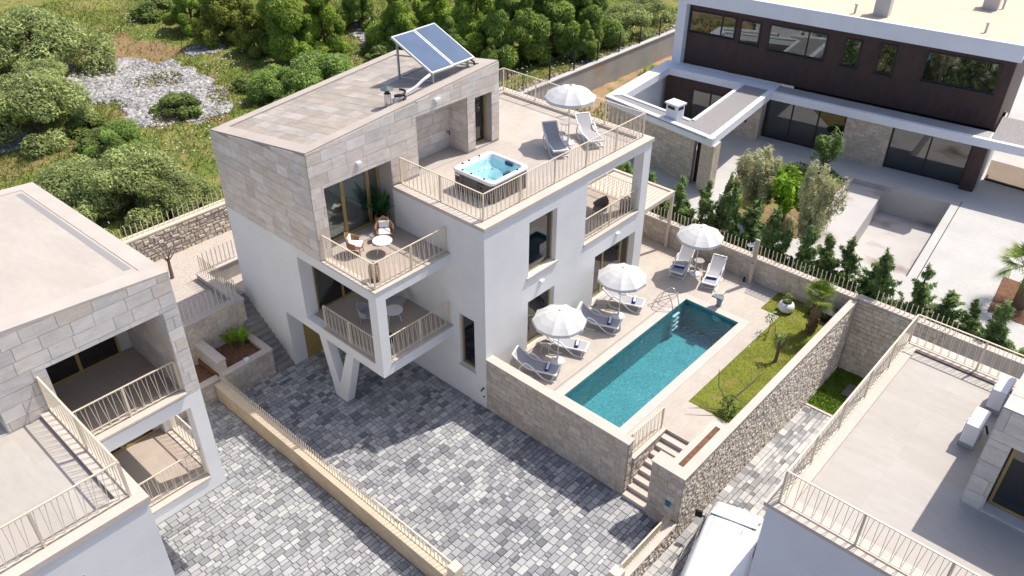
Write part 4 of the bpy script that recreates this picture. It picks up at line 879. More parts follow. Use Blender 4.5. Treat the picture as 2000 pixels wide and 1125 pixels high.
# walls under the left wing and its patio
q = [(-7.55, -5.95), (-1.3, -7.62), (-1.3, -7.25), (-7.55, -5.6)]
slab(lp(q), B0, ZC-.002, 'stone_wall', WALLST)
a = Vector((*L2(-7.55, -5.95), B0)); b = Vector((*L2(-1.3, -7.62), B0)); dd = (b-a)
clad(bh, 'wall_stone', WALLST, a, dd, (0, 0, 1), (dd.y, -dd.x, 0), dd.length, 2.74, .22, (.25, .5), .006, .014, seed=73, rough=.002, parts=True, cap=260)
slab(lp([(-1.29, -7.2), (-.78, -7.3), (-.78, -7.1), (-1.29, -7.0)]), B0, ZC-.002, 'side_door', BROWN)
slab(lp([(-.77, -8.0), (.0, -8.15), (.02, -7.3), (-.75, -7.2)]), B0, ZC-.002, 'stone_column', WALLST)
a = Vector((*L2(.0, -8.15), B0)); b = Vector((*L2(.02, -7.3), B0)); dd = b-a
clad(bh, 'wall_stone', WALLST, a, dd, (0, 0, 1), (dd.y, -dd.x, 0), dd.length, 2.74, .22, (.25, .45), .006, .014, seed=74, rough=.002, parts=False)
lbox(-7.5, -7.2, -5.5, 1.5, B0, ZC-.002, 'patio_wall', WHITE2); lbox(-6.9, -2.0, .32, .5, B0, ZC-.003, 'brown_wall', BROWN)
glazing(-5.0, -2.6, .30, B0+.05, B0+2.2, 2)
# chimney on the wing
c = lp([(-3.5, -6.9), (-2.75, -7.1), (-2.6, -6.5), (-3.35, -6.3)]); ch = slab(c, ZT-.06, ZT+.75, 'chimney', WHITE2)
c2 = lp([(-3.58, -6.98), (-2.70, -7.2), (-2.52, -6.44), (-3.4, -6.22)]); MB().prism(c2, ZT+.752, ZT+.84).obj('cap', WHITE2, ch)
for (p, q2) in (((-3.4, -6.93), (-2.95, -7.05)), ((-2.74, -7.0), (-2.63, -6.6))): MB().prism(lp([p, q2, (q2[0]+.03, q2[1]-.012), (p[0]+.03, p[1]-.012)] if p[0] < -3 else [p, (p[0]+.02, p[1]), (q2[0]+.02, q2[1]), q2]), ZT+.5, ZT+.68).obj('vent', DARKM, ch)
# upper floor
U0, U1 = ZT-.1, B0+6.9
lbox(-6.6, 11.55, 2.0, 2.2, ZT-.12, U1, 'brown_wall', BROWN)
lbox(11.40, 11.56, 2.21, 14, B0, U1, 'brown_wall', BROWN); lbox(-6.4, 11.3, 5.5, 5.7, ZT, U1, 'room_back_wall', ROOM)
lbox(-7.2, -6.62, 1.45, 14, B0, U1, 'white_fin', WHITE2)
lbox(-7.2, 11.75, 1.45, 15, U1+.001, U1+.78, 'roof_slab', WHITE2)
lbox(-7.0, 11.35, 1.75, 14.8, U1+.782, U1+.80, 'roof_membrane', ROOFB); lbox(-7.2, 11.75, 1.45, 1.72, U1+.782, U1+.86, 'roof_edge', WHITE2); lbox(11.36, 11.75, 1.73, 15, U1+.782, U1+.86, 'roof_edge', WHITE2)
zu = U1-.35
def upw(s0, s1, h0, h1, n=1, cuts=None): glazing(s0, s1, 1.97, U1-h1, U1-h0, n, cuts=cuts, sill=True, gl=GLASS)
upw(-6.5, -3.55, .45, 1.75, cuts=[-6.5, -4.4, -3.55]); upw(-3.2, -2.0, .5, 1.85); upw(-1.4, 1.95, .45, 1.95, cuts=[-1.4, .9, 1.95]); upw(3.0, 3.85, .45, 2.0); upw(4.9, 5.75, .4, 2.05); upw(7.35, 10.95, .35, 1.95, cuts=[7.35, 8.3, 10.95])
def pipe(s, t): 
    x, y = L2(s, t); z = U1+.8; return MB().lathe([(.06, 0), (.06, .45), (.09, .46), (.09, .52), (0, .54)], (x, y, z), 10).obj('vent_pipe', GALV, bh)
pipe(3.0, 2.4); pipe(9.6, 2.9); pipe(9.6, 8.3)
for (s, t, h) in ((4.3, 3.0, 1.5), (9.0, 8.0, .9), (1.4, 8.2, .9)):
    c = slab(lrect(s-.4, s+.4, t-.35, t+.35), U1+.8, U1+.8+h, 'chimney', mat('chimney_render', (.55, .51, .47), .85) if 'chimney_render' not in MATS else MATS['chimney_render'])
    for k in range(2): MB().prism(lrect(s-.46, s+.46, t-.41, t+.41), U1+.8+h+.01+k*.18, U1+.8+h+.1+k*.18).obj('cap', CONC, c)
    MB().prism(lrect(s-.3, s+.3, t-.25, t+.25), U1+.8+h-.001, U1+.8+h+.19).obj('vent', DARKM, c)
# small things round the back house
pb_ = thing('square_planter', 'empty square white planter box beside the stone column of the back house', 'planter', (-.4, 18.7, B0))
x, y = -.25, 18.75
pbm = solid([(x-.3, x+.3, y-.3, y+.3, B0, B0+.5)], [(x-.24, x+.24, y-.24, y+.24, B0+.15, B0+.5)]).obj('box', BOWL, pb_); MB().box(x-.239, x+.239, y-.239, y+.239, B0+.151, B0+.2).obj('soil', SOIL, pb_)
gf = thing('glass_balustrade', 'tinted glass balustrade with steel clips at the right end of the back house', 'balustrade', (11, 31, B0))
MB().box(9.1, 16, 30.9, 30.93, B0+.1, B0+1.2).obj('pane', GLASSC, gf); MB().box(9.1, 16, 30.85, 30.98, B0, B0+.1).obj('base_rail', DARKM, gf)
for k in range(3): MB().box(9.15+k*2.2, 9.25+k*2.2, 30.84, 30.99, B0+.102, B0+.3).obj('clip', STEEL, gf)
tag(MB().box(11.0, 24, 36.0, 36.4, B0-.5, B0+.9).obj('low_brick_wall', mat('red_brown_wall', (.26, .115, .085), .85, noise=.2, nscale=3)), 'low red-brown wall behind the glass balustrade at the right edge', 'wall')

# ------------------------------------------------------------------ pergola
pg = thing('pergola', 'cream slatted metal pergola between the villa and the back garden wall', 'pergola', (-2, 11.8, D))
MB().box(-3.9, -.25, 13.1, 13.25, 4.45, 4.66).obj('beam', PERG, pg); MB().box(-.38, -.25, 10.36, 13.098, 4.45, 4.66).obj('beam', PERG, pg); MB().box(-3.9, -3.77, 10.36, 13.098, 4.45, 4.66).obj('beam', PERG, pg)
for k in range(17):
    x = -3.68+k*.195; MB().hexa([(x, 10.37, 4.56), (x+.19, 10.37, 4.575), (x+.19, 13.09, 4.575), (x, 13.09, 4.56), (x, 10.37, 4.585), (x+.19, 10.37, 4.60), (x+.19, 13.09, 4.60), (x, 13.09, 4.585)]).obj('slat', PERG, pg)
for x in (-3.85, -.38): MB().box(x, x+.13, 13.105, 13.235, D, 4.448).obj('post', PERG, pg)

# ------------------------------------------------------------------ loungers and parasols
def curve(ctrl, n=6):
    """Catmull-Rom through control points"""
    c = [Vector(p) for p in ctrl]; c = [c[0]*2-c[1]]+c+[c[-1]*2-c[-2]]; out = []
    for i in range(1, len(c)-2):
        for k in range(n):
            t = k/n; a, b, d, e = c[i-1], c[i], c[i+1], c[i+2]
            out.append(.5*((2*b)+(d-a)*t+(2*a-5*b+4*d-e)*t*t+(-a+3*b-3*d+e)*t**3))
    return out+[c[-2]]
def ribbon(pts, wx, th):
    """flat bar swept in the xz plane, centred at pts, wx thick in y"""
    m = MB(); n = len(pts); L = []
    for i, p in enumerate(pts):
        d = (pts[min(i+1, n-1)]-pts[max(i-1, 0)]).normalized(); nn = Vector((-d.z, 0, d.x))*th/2
        L.append([p-nn+Vector((0, -wx/2, 0)), p-nn+Vector((0, wx/2, 0)), p+nn+Vector((0, wx/2, 0)), p+nn+Vector((0, -wx/2, 0))])
    for i in range(n-1): m.hexa([*L[i], *L[i+1]])
    return m
def make_lounger(loc, rz, label, group, back=.80):
    t = thing('sun_lounger', label, 'sun lounger', loc, group, rz)
    bx = .10 if back > .7 else .0
    side = curve([(bx, 0, back+.06), (.42, 0, .58), (.75, 0, .375), (1.1, 0, .345), (1.55, 0, .365), (1.9, 0, .35)], 5)
    for s in (-1, 1):
        m = ribbon([p+Vector((0, s*.31, 0)) for p in side], .045, .055); m.obj('side_rail', WHITEP, t, local=True)
        leg = curve([(.50, s*.325, .46), (.62, s*.335, .60), (.85, s*.335, .54), (1.1, s*.33, .33), (1.38, s*.33, .09), (1.62, s*.33, .02), (1.88, s*.33, .03)], 5)
        ribbon(leg, .05, .045).obj('leg', WHITEP, t, local=True)
        leg2 = curve([(.50, s*.325, .46), (.42, s*.33, .3), (.45, s*.33, .12), (.62, s*.33, .02), (.95, s*.33, .02)], 4); ribbon(leg2, .045, .045).obj('rear_leg', WHITEP, t, local=True)
    m = MB(); m.box(bx-.03, bx+.04, -.31, .31, back+.02, back+.08).box(1.86, 1.93, -.335, .335, .315, .375).box(.68, .74, -.3, .3, .33, .37).box(1.70, 1.76, -.335, .335, .005, .045); m.obj('cross_bar', WHITEP, t, local=True)
    seat = MB(); sp = [p for p in side if p.x > .72]
    for a, b in zip(sp[:-1], sp[1:]): seat.hexa([(a.x, -.287, a.z+.004), (a.x, .287, a.z+.004), (b.x, .287, b.z+.004), (b.x, -.287, b.z+.004), (a.x, -.287, a.z+.018), (a.x, .287, a.z+.018), (b.x, .287, b.z+.018), (b.x, -.287, b.z+.018)])
    seat.obj('seat', SLING, t, local=True)
    bk = MB(); sp = [p for p in side if p.x < .80]
    for a, b in zip(sp[:-1], sp[1:]): bk.hexa([(a.x, -.287, a.z), (a.x, .287, a.z), (b.x, .287, b.z), (b.x, -.287, b.z), (a.x+.012, -.287, a.z+.014), (a.x+.012, .287, a.z+.014), (b.x+.012, .287, b.z+.014), (b.x+.012, -.287, b.z+.014)])
    bk.obj('backrest', SLING, t, local=True)
    return t
def foot_to_head(fx, fy, ang): return (fx-1.9*math.cos(R(ang)), fy-1.9*math.sin(R(ang)))
LG = 'white sun loungers'
SP = [((2.02, 1.95, D), 21, 'white sun lounger with grey sling in the corner behind the courtyard wall, nearest the camera'),
      ((1.95, 3.90, D), 22, 'white sun lounger half under the nearest parasol, second from the courtyard wall'),
      ((2.02, 6.02, D), 21, 'white sun lounger just beyond the nearest parasol, third from the courtyard wall'),
      ((1.90, 7.98, D), 20, 'white sun lounger under the middle poolside parasol, fourth from the courtyard wall'),
      ((1.58, 11.05, D), -76, 'white sun lounger left of the parasol by the back garden wall, facing the pool'),
      ((3.20, 11.25, D), -74, 'white sun lounger right of the parasol by the back garden wall, facing the pool'),
      ((-1.72, 6.30, 8.285), -34, 'sun lounger in parasol shade on the roof terrace, nearer the hot tub'),
      ((-1.22, 8.02, 8.285), -31, 'sunlit sun lounger on the roof terrace, nearer the far railing')]
l0 = None
for (fx, fy, fz), a, lb_ in SP:
    hx, hy = foot_to_head(fx, fy, a)
    if l0 is None: l0 = make_lounger((hx, hy, fz), R(a), lb_, LG)
    else: copy_tree(l0, None, (hx, hy, fz), R(a), lb_)
# rolled towels
def make_towel(loc, rz, label):
    t = thing('rolled_towel', label, 'towel', loc, 'rolled blue and white towels on the loungers', rz)
    MB().tube([(0, -.24, .075), (0, -.2, .075), (0, .2, .075), (0, .24, .075)], [.05, .07, .07, .05], 12).obj('roll', TOWB, t, local=True, smooth=True)
    MB().box(-.045, .055, -.235, .235, .118, .156).obj('stripe', TOWW, t, local=True, bevel=.012)
    MB().box(-.10, -.05, -.22, .22, .0, .07).obj('fold', TOWB, t, local=True, bevel=.012)
    return t
TW = ['solid looking blue towel rolled on the lounger in the corner by the courtyard wall', 'blue and white rolled towel on the lounger under the nearest parasol', 'blue and white rolled towel on the lounger just beyond the nearest parasol', 'blue and white rolled towel on the lounger under the middle parasol', 'blue striped towel on the lounger left of the back wall parasol', 'blue striped towel on the lounger right of the back wall parasol']
t0 = None
for i, ((fx, fy, fz), a, _) in enumerate(SP[:6]):
    d = .42; x, y = fx-d*math.cos(R(a)), fy-d*math.sin(R(a)); rr = R(a+8)
    if t0 is None: t0 = make_towel((x, y, fz+.375), rr, TW[i])
    else: copy_tree(t0, None, (x, y, fz+.375), rr, TW[i])
def make_parasol(loc, label, rz=0., h=2.52, r=1.06, n=10):
    t = thing('parasol', label, 'parasol', loc, 'white parasols', rz)
    MB().lathe([(0, .0), (.27, .0), (.28, .03), (.24, .07), (.06, .11), (.04, .26), (0, .26)], (0, 0, 0), 28).obj('base', WHITEP, t, local=True, smooth=True)
    MB().lathe([(.019, .1), (.019, h-.02)], (0, 0, 0), 10).obj('pole', WHITEP, t, local=True)
    prof = [(.04, h), (.30, h-.055), (.58, h-.15), (.84, h-.29), (r, h-.44), (r*1.005, h-.575)]
    m = MB(); nn = n*4
    for j, (rr, z) in enumerate(prof):
        for k in range(nn):
            a = 2*math.pi*k/nn; f = (k % 4)/4; sag = math.cos(math.pi/n)/math.cos((f-.5)*2*math.pi/n) if True else 1
            dz = -.035*math.sin(math.pi*f)*(rr/r) if j < 5 else -.02*math.sin(math.pi*f)
            q = rr*sag*(1-.012*math.sin(math.pi*f)); m.v.append((q*math.cos(a), q*math.sin(a), z+dz))
    for j in range(len(prof)-1):
        for k in range(nn): a = j*nn+k; b = j*nn+(k+1) % nn; m.f.append((a, b, b+nn, a+nn))
    cn = m.obj('canopy', CANOPY, t, local=True)
    s = cn.modifiers.new('solid', 'SOLIDIFY'); s.thickness = .006
    MB().lathe([(.0, h+.05), (.035, h+.04), (.05, h-.005), (0, h-.01)], (0, 0, 0), 12).obj('finial', GALV, t, local=True)
    for k in range(n):
        a = 2*math.pi*k/n; ca, sa = math.cos(a), math.sin(a)
        MB().bar((.03*ca, .03*sa, h-.03), (.82*ca, .82*sa, h-.305), .012).obj('rib', WHITEP, t, local=True)
    MB().lathe([(.032, h-.62), (.032, h-.5)], (0, 0, 0), 10).obj('runner', WHITEP, t, local=True)
    for k in range(n):
        a = 2*math.pi*k/n; ca, sa = math.cos(a), math.sin(a); MB().bar((.03*ca, .03*sa, h-.55), (.5*ca, .5*sa, h-.16), .010).obj('strut', WHITEP, t, local=True)
    return t
p0 = make_parasol((1.35, 2.75, D), 'white parasol nearest the courtyard wall beside the swimming pool', .1)
copy_tree(p0, None, (1.37, 6.88, D), .25, 'white parasol in the middle of the poolside row in front of the glass doors')
copy_tree(p0, None, (2.02, 12.02, D), .0, 'white parasol beside the back garden wall beyond the pool')
copy_tree(p0, None, (-2.44, 7.66, 8.285), .15, 'white parasol standing on the roof terrace above the villa')
def make_side_table(loc, label, m):
    t = thing('side_table', label, 'table', loc, 'small round side tables')
    MB().lathe([(0, .42), (.24, .42), (.245, .435), (.24, .45), (0, .45)], (0, 0, 0), 24).obj('table_top', m, t, local=True)
    for k in range(3):
        a = 2*math.pi*k/3; MB().bar((.15*math.cos(a), .15*math.sin(a), .42), (.2*math.cos(a), .2*math.sin(a), 0), .02).obj('leg', WHITEP, t, local=True)
    return t
tb = make_side_table((.62, 2.85, D), 'small round side table by the villa wall, left of the nearest parasol', mat('table_top', (.42, .38, .35), .4))
copy_tree(tb, None, (.55, 6.75, D), 0, 'small round side table by the villa wall, left of the middle parasol')
copy_tree(tb, None, (1.9, 12.55, D), 0, 'small round side table beside the parasol at the back garden wall')
copy_tree(tb, None, (-3.25, 8.45, 8.285), 0, 'small round side table between the two loungers on the roof terrace')

# ------------------------------------------------------------------ hot tub
ht = thing('hot_tub', 'square whirlpool hot tub with white rim and dark sides on the roof terrace', 'hot tub', (-2.08, 2.56, 8.285))
hs = 1.03
def rsq(h, r, n=6):
    o = []
    for cx, cy, a0 in ((h-r, h-r, 0), (-h+r, h-r, 90), (-h+r, -h+r, 180), (h-r, -h+r, 270)):
        for k in range(n+1): a = R(a0+90*k/n); o.append((cx+r*math.cos(a), cy+r*math.sin(a)))
    return o
def loft(rings):
    m = MB(); n = len(rings[0])
    for r in rings: m.v += r
    for j in range(len(rings)-1):
        for k in range(n): a = j*n+k; b = j*n+(k+1) % n; m.f.append((a, b, b+n, a+n))
    return m
z3 = lambda pts, z: [(x, y, z) for x, y in pts]
loft([z3(rsq(hs-.03, .16), .02), z3(rsq(hs-.03, .16), .76)]).obj('side_panel', TUBS, ht, local=True)
for x, y, w_ in ((-.99, -.3, 'x'), (-.99, .45, 'x'), (.3, -1.0, 'y'), (-.5, -1.0, 'y')):
    (MB().box(-1.012, -.995, y-.04, y+.04, .05, .74) if w_ == 'x' else MB().box(x-.04, x+.04, -1.012, -.995, .05, .74)).obj('panel_post', mat('tub_post', (.10, .09, .08), .6) if 'tub_post' not in MATS else MATS['tub_post'], ht, local=True)
for x in (-.75, .45): MB().lathe([(0, .01), (.055, .01), (.06, 0)], (0, 0, 0), 12).obj('vent', BLACKP, ht, local=True).matrix_local = Matrix.Translation((x, -1.003, .5)) @ Matrix.Rotation(R(90), 4, 'X')
MB().box(-.88, -.66, -1.012, -1.001, .62, .69).obj('name_plate', BOWL, ht, local=True); MB().box(.35, .6, -1.012, -1.001, .66, .71).obj('handle', BLACKP, ht, local=True)
loft([z3(rsq(hs, .2), .75), z3(rsq(hs+.015, .21), .79), z3(rsq(hs+.01, .2), .85), z3(rsq(hs-.03, .19), .885), z3(rsq(hs-.13, .2), .885), z3(rsq(hs-.16, .22), .86), z3(rsq(hs-.19, .25), .70)]).obj('rim', ACRY, ht, local=True, smooth=True)
loft([z3(rsq(hs-.19, .25), .705), z3(rsq(hs-.24, .28), .56), z3(rsq(hs-.32, .3), .46), z3(rsq(hs-.55, .25), .43), z3(rsq(hs-.60, .22), .15), z3(rsq(.1, .09), .13)]).obj('basin', TUBB, ht, local=True, smooth=True)
for x, y, rz in ((.2, .72, 0), (.72, .1, 90)):
    MB().box(-.17, .17, -.05, .05, 0, .16).obj('headrest', mat('headrest_blue', (.035, .06, .12), .6) if 'headrest_blue' not in MATS else MATS['headrest_blue'], ht, local=True, bevel=.03).matrix_local = Matrix.Translation((x, y+.06 if rz == 0 else y, .70)) @ Matrix.Rotation(R(rz), 4, 'Z')
MB().poly(z3(rsq(hs-.185, .25), .76)).obj('water', TUBW, ht, local=True)
for i, (x, y) in enumerate([(-.93, -.55), (-.93, -.2), (-.93, .35), (-.1, -.93), (.55, -.93), (.93, .45), (-.55, -.93)]):
    MB().lathe([(0, .03), (.035, .03), (.05, 0)], (x, y, .885), 12).obj('control_knob', BLACKP, ht, local=True)
rg = random.Random(3)
for k in range(14):
    a = k*2*math.pi/14; x, y = .66*math.cos(a), .66*math.sin(a)
    MB().lathe([(0, .03), (.03, .03), (.045, 0)], (x, y, .46), 10).obj('jet', STEEL, ht, local=True)
# ------------------------------------------------------------------ poolside fittings
ld = thing('pool_ladder', 'stainless steel pool ladder with bent handrails at the far left of the pool', 'ladder', (2.8, 9.0, D))
for y in (8.75, 9.25):
    MB().tube(curve([(2.05, y-.25, D+.02), (2.2, y-.1, D+.55), (2.42, y, D+.82), (2.68, y, D+.72), (2.9, y, D+.2), (2.96, y, D-.5), (2.96, y, D-1.15)], 5), .021, 8).obj('handrail', STEEL, ld, smooth=True)
    MB().tube([(1.85, y-.35, D+.04), (2.3, y, D+.3), (2.75, y+.12, D+.62)], .016, 8).obj('brace', STEEL, ld, smooth=True)
MB().tube([(1.95, 8.35, D+.03), (1.95, 9.0, D+.03)], .016, 8).obj('brace', STEEL, ld)
for k in range(4): MB().box(2.93, 3.05, 8.76, 9.24, D-.28-.25*k, D-.245-.25*k).obj('rung', BOWL, ld)
wf = thing('waterfall_spout', 'brushed steel blade waterfall spout standing at the far end of the pool', 'spout', (4.2, 10.45, D))
MB().box(4.08, 4.32, 10.36, 10.56, D+.028, D+.07).obj('base_plate', STEEL, wf)
loft([[(4.1, 10.52, D+.07), (4.3, 10.52, D+.07), (4.3, 10.46, D+.07), (4.1, 10.46, D+.07)], [(4.05, 10.54, D+.4), (4.35, 10.54, D+.4), (4.35, 10.48, D+.4), (4.05, 10.48, D+.4)], [(3.99, 10.44, D+.62), (4.41, 10.44, D+.62), (4.41, 10.40, D+.57), (3.99, 10.40, D+.57)], [(3.97, 10.12, D+.66), (4.43, 10.12, D+.66), (4.43, 10.12, D+.61), (3.97, 10.12, D+.61)]]).obj('blade', mat('spout_steel', (.40, .47, .52), .3, metal=.7), wf)
sw = thing('outdoor_shower', 'slim stone-coloured outdoor shower column in front of the back garden wall', 'shower', (4.33, 13.05, D))
MB().box(4.24, 4.42, 12.98, 13.1, D, D+2.35).obj('column', mat('shower_beige', (.47, .40, .34), .7), sw); MB().bar((4.33, 12.98, D+2.3), (4.28, 12.55, D+2.32), .05, .03).obj('arm', STEEL, sw); MB().lathe([(0, .03), (.16, .02), (.16, 0), (0, 0)], (4.26, 12.5, D+2.27), 20).obj('shower_head', STEEL, sw)
MB().lathe([(0, .03), (.06, .03), (.06, 0)], (4.33, 12.93, D+1.1), 10).obj('tap', STEEL, sw)
MB().lathe([(.05, 0), (.05, .25), (0, .26)], (4.05, 13.0, D), 10).obj('foot_tap', BLACKP, sw)
tag(MB().box(4.5, 5.6, 12.2, 13.25, D+.003, D+.012).obj('shower_tray', mat('tray_grey', (.34, .32, .31), .7)), 'flat grey shower tray beside the outdoor shower column', 'shower tray')
bo = thing('bowl_planter', 'round white bowl planter standing on the corner of the lawn', 'planter', (6.54, 12.2, D-.02))
MB().lathe([(0, .0), (.22, .0), (.33, .12), (.36, .25), (.31, .40), (.22, .47), (.19, .46), (.19, .38)], (6.54, 12.2, D-.02), 28).obj('bowl', BOWL, bo, smooth=True); MB().lathe([(0, .385), (.2, .38)], (6.54, 12.2, D-.02), 20).obj('soil', mat('dark_soil', (.05, .04, .035), .95), bo)
tag(link('bowl_plant', leaf_cloud('bowl_plant', [(6.54, 12.2, D+.65, .22, .22, .25)], 120, .05, 1.6, LF_LO, 5)), 'wispy green plant growing in the round white bowl', 'plant')
bx = thing('black_garden_box', 'black plastic trough in the lawn corner behind the palm', 'trough', (8.2, 12.9, D))
MB().box(7.4, 8.75, 12.55, 13.1, D-.02, D+.42).obj('box', BLACKP, bx, bevel=.02); MB().box(7.37, 8.78, 12.52, 13.13, D+.425, D+.46).obj('lid', mat('lid_violet', (.045, .04, .07), .5), bx)

# ------------------------------------------------------------------ balcony furniture
def make_wicker_chair(loc, rz, label, m=None, group='wicker armchairs', cush=True):
    m = m or WICK; t = thing('wicker_chair', label, 'armchair', loc, group, rz)
    def shell(): 
        s = MB()
        for j in range(7):
            z = .36+j*.085
            for k in range(13):
                a = R(75+210*k/12); hgt = 1 if j < 3 else max(0., 1-abs(k-6)/6.5*((j-2)/4)*.85)
                r = .31+.035*j/6; zz = .36+(z-.36)*hgt; s.v.append((r*math.cos(a)*1.0, r*math.sin(a)*1.02, zz))
        for j in range(6):
            for k in range(12): a = j*13+k; s.f.append((a, a+1, a+14, a+13))
        return s
    b = shell().obj('backrest', m, t, local=True); sd = b.modifiers.new('solid', 'SOLIDIFY'); sd.thickness = .022
    MB().lathe([(0, .34), (.31, .34), (.32, .36), (.31, .385), (0, .385)], (0, 0, 0), 20).obj('seat', m, t, local=True)
    top = [(.345*math.cos(R(75+210*k/12)), .352*math.sin(R(75+210*k/12)), .36+(.51)*(max(0., 1-abs(k-6)/6.5*.85))+.01) for k in range(13)]
    MB().tube(top, .018, 8).obj('rim', m, t, local=True, smooth=True)
    for a in (45, 135, 225, 315): MB().tube([(.27*math.cos(R(a)), .27*math.sin(R(a)), .35), (.32*math.cos(R(a)), .32*math.sin(R(a)), 0)], .016, 6).obj('leg', m, t, local=True)
    if cush:
        MB().box(-.2, .26, -.22, .22, .388, .46).obj('cushion', CUSH, t, local=True, bevel=.03)
        MB().box(-.26, -.18, -.2, .2, .46, .74).obj('back_cushion', CUSH, t, local=True, bevel=.03)
    return t
c0 = make_wicker_chair((-4.30, -2.35, 6.65), R(38), 'brown wicker armchair by the stone corner on the upper balcony, white cushion')
copy_tree(c0, None, (-4.22, -1.02, 6.65), R(-40), 'brown wicker armchair on the upper balcony with its tall back to the potted palm')
def make_round_table(loc, label):
    t = thing('round_table', label, 'table', loc, 'round white balcony tables')
    MB().lathe([(0, .5), (.36, .5), (.37, .515), (.36, .53), (0, .53)], (0, 0, 0), 32).obj('table_top', WHITEP, t, local=True)
    for k in range(3):
        a = R(30+120*k); MB().tube([(.2*math.cos(a), .2*math.sin(a), .5), (.3*math.cos(a), .3*math.sin(a), 0)], .014, 6).obj('leg', WHITEP, t, local=True)
    return t
rt = make_round_table((-3.62, -1.62, 6.65), 'round white table between wicker armchairs on the upper balcony')
copy_tree(rt, None, (-3.70, -1.35, 3.32), 0, 'round white table on the shaded lower balcony')
c1 = make_wicker_chair((-4.45, -2.1, 3.32), R(35), 'grey armchair behind the white corner post on the lower balcony', SLING, 'lower balcony armchairs', False)
copy_tree(c1, None, (-4.25, -.72, 3.32), R(-40), 'grey armchair beyond the round table on the lower balcony')
c2 = make_wicker_chair((-1.05, 8.35, 5.03), R(-100), 'dark wicker armchair with dark cushion on the side loggia', WICKD, 'loggia armchairs', False)
copy_tree(c2, None, (-1.1, 6.9, 5.03), R(60), 'dark wicker armchair half hidden behind the wall at the loggia left end')
def basket(loc, m, label, h=.62, r=.19):
    t = thing('wicker_lantern', label, 'lantern', loc, 'tall wicker lanterns')
    k = MB()
    for j in range(9): k.lathe([(r*(.85+.15*math.sin(math.pi*j/8)), h*j/8), (r*(.85+.15*math.sin(math.pi*j/8))+.018, h*j/8+.012), (r*(.85+.15*math.sin(math.pi*j/8)), h*j/8+.03)], (0, 0, 0), 20)
    for q in range(20): a = q*math.pi/10; k.bar((r*.93*math.cos(a), r*.93*math.sin(a), 0), (r*.93*math.cos(a), r*.93*math.sin(a), h), .025, .012)
    k.obj('weave', m, t, local=True)
    MB().lathe([(0, .02), (r*.8, .02), (r*.8, .0)], (0, 0, 0), 16).obj('base', m, t, local=True); MB().lathe([(0, .32), (.05, .32), (.05, .02)], (0, 0, 0), 12).obj('candle', CUSH, t, local=True)
    return t
b0 = basket((-2.42, -3.02, 6.65), WICK, 'tall wicker lantern in the railing corner of the upper balcony')
basket((-.45, 9.38, 5.03), WICKD, 'tall dark wicker lantern beside the white pillar of the side loggia', .7, .22)
pp = thing('plant_pot', 'round tan woven pot in the back corner of the upper balcony', 'plant pot', (-5.15, -.36, 6.65))
MB().lathe([(0, 0), (.2, 0), (.27, .2), (.28, .42), (.24, .5), (.22, .46), (.22, .42)], (-5.15, -.36, 6.65), 24).obj('pot', mat('woven_pot', (.40, .29, .18), .8, noise2=.3, n2scale=45), pp, smooth=True); MB().lathe([(0, .425), (.23, .42)], (-5.15, -.36, 6.65), 16).obj('soil', MATS['dark_soil'], pp)
def fronds(name, c, n, L, arch, wid, m, seed, up=(20, 80), leaflets=14, trunk=None):
    rg = random.Random(seed); b = MB()
    for i in range(n):
        az = 2*math.pi*i/n+rg.uniform(-.3, .3); el = R(rg.uniform(*up)); l = L*rg.uniform(.75, 1.1)
        p = Vector(c); d = Vector((math.cos(az)*math.cos(el), math.sin(az)*math.cos(el), math.sin(el))); side = Vector((-math.sin(az), math.cos(az), 0)); prev = p.copy(); st_ = l/leaflets
        for k in range(leaflets):
            q = prev+d*st_; d = (d+Vector((0, 0, -arch/leaflets))).normalized(); f = k/leaflets
            if f > .12:
                ll = wid*math.sin(math.pi*min(1, .15+f*.85))
                for s in (-1, 1):
                    e = q+side*s*ll+d*ll*.7+Vector((0, 0, -.25*ll)); b.add([prev, q, e], [(0, 1, 2)])
            b.add([prev-side*.008, prev+side*.008, q+side*.006, q-side*.006], [(0, 1, 2, 3)]); prev = q
    me = bpy.data.meshes.new(name); me.from_pydata(b.v, [], b.f); me.materials.append(m); return me
t = thing('potted_palm', 'dark green palm growing in the woven pot on the upper balcony', 'palm', (-5.15, -.36, 7.07)); link('frond', fronds('frond', (-5.15, -.36, 7.05), 13, 1.15, .9, .22, LF_DP, 4, (58, 88)), t); MB().tube([(-5.15, -.36, 7.0), (-5.15, -.36, 7.25)], .04, 8).obj('stem', BARK, t)
t = thing('low_potted_plant', 'dark leafy pot plant beside the post on the lower balcony', 'plant', (-2.6, -2.6, 3.32)); MB().lathe([(0, 0), (.14, 0), (.17, .25), (.15, .25)], (-2.6, -2.6, 3.32), 16).obj('pot', BOWL, t); link('foliage', leaf_cloud('foliage', [(-2.6, -2.6, 3.75, .2, .2, .25)], 160, .07, 1.6, LF_DP, 6), t)

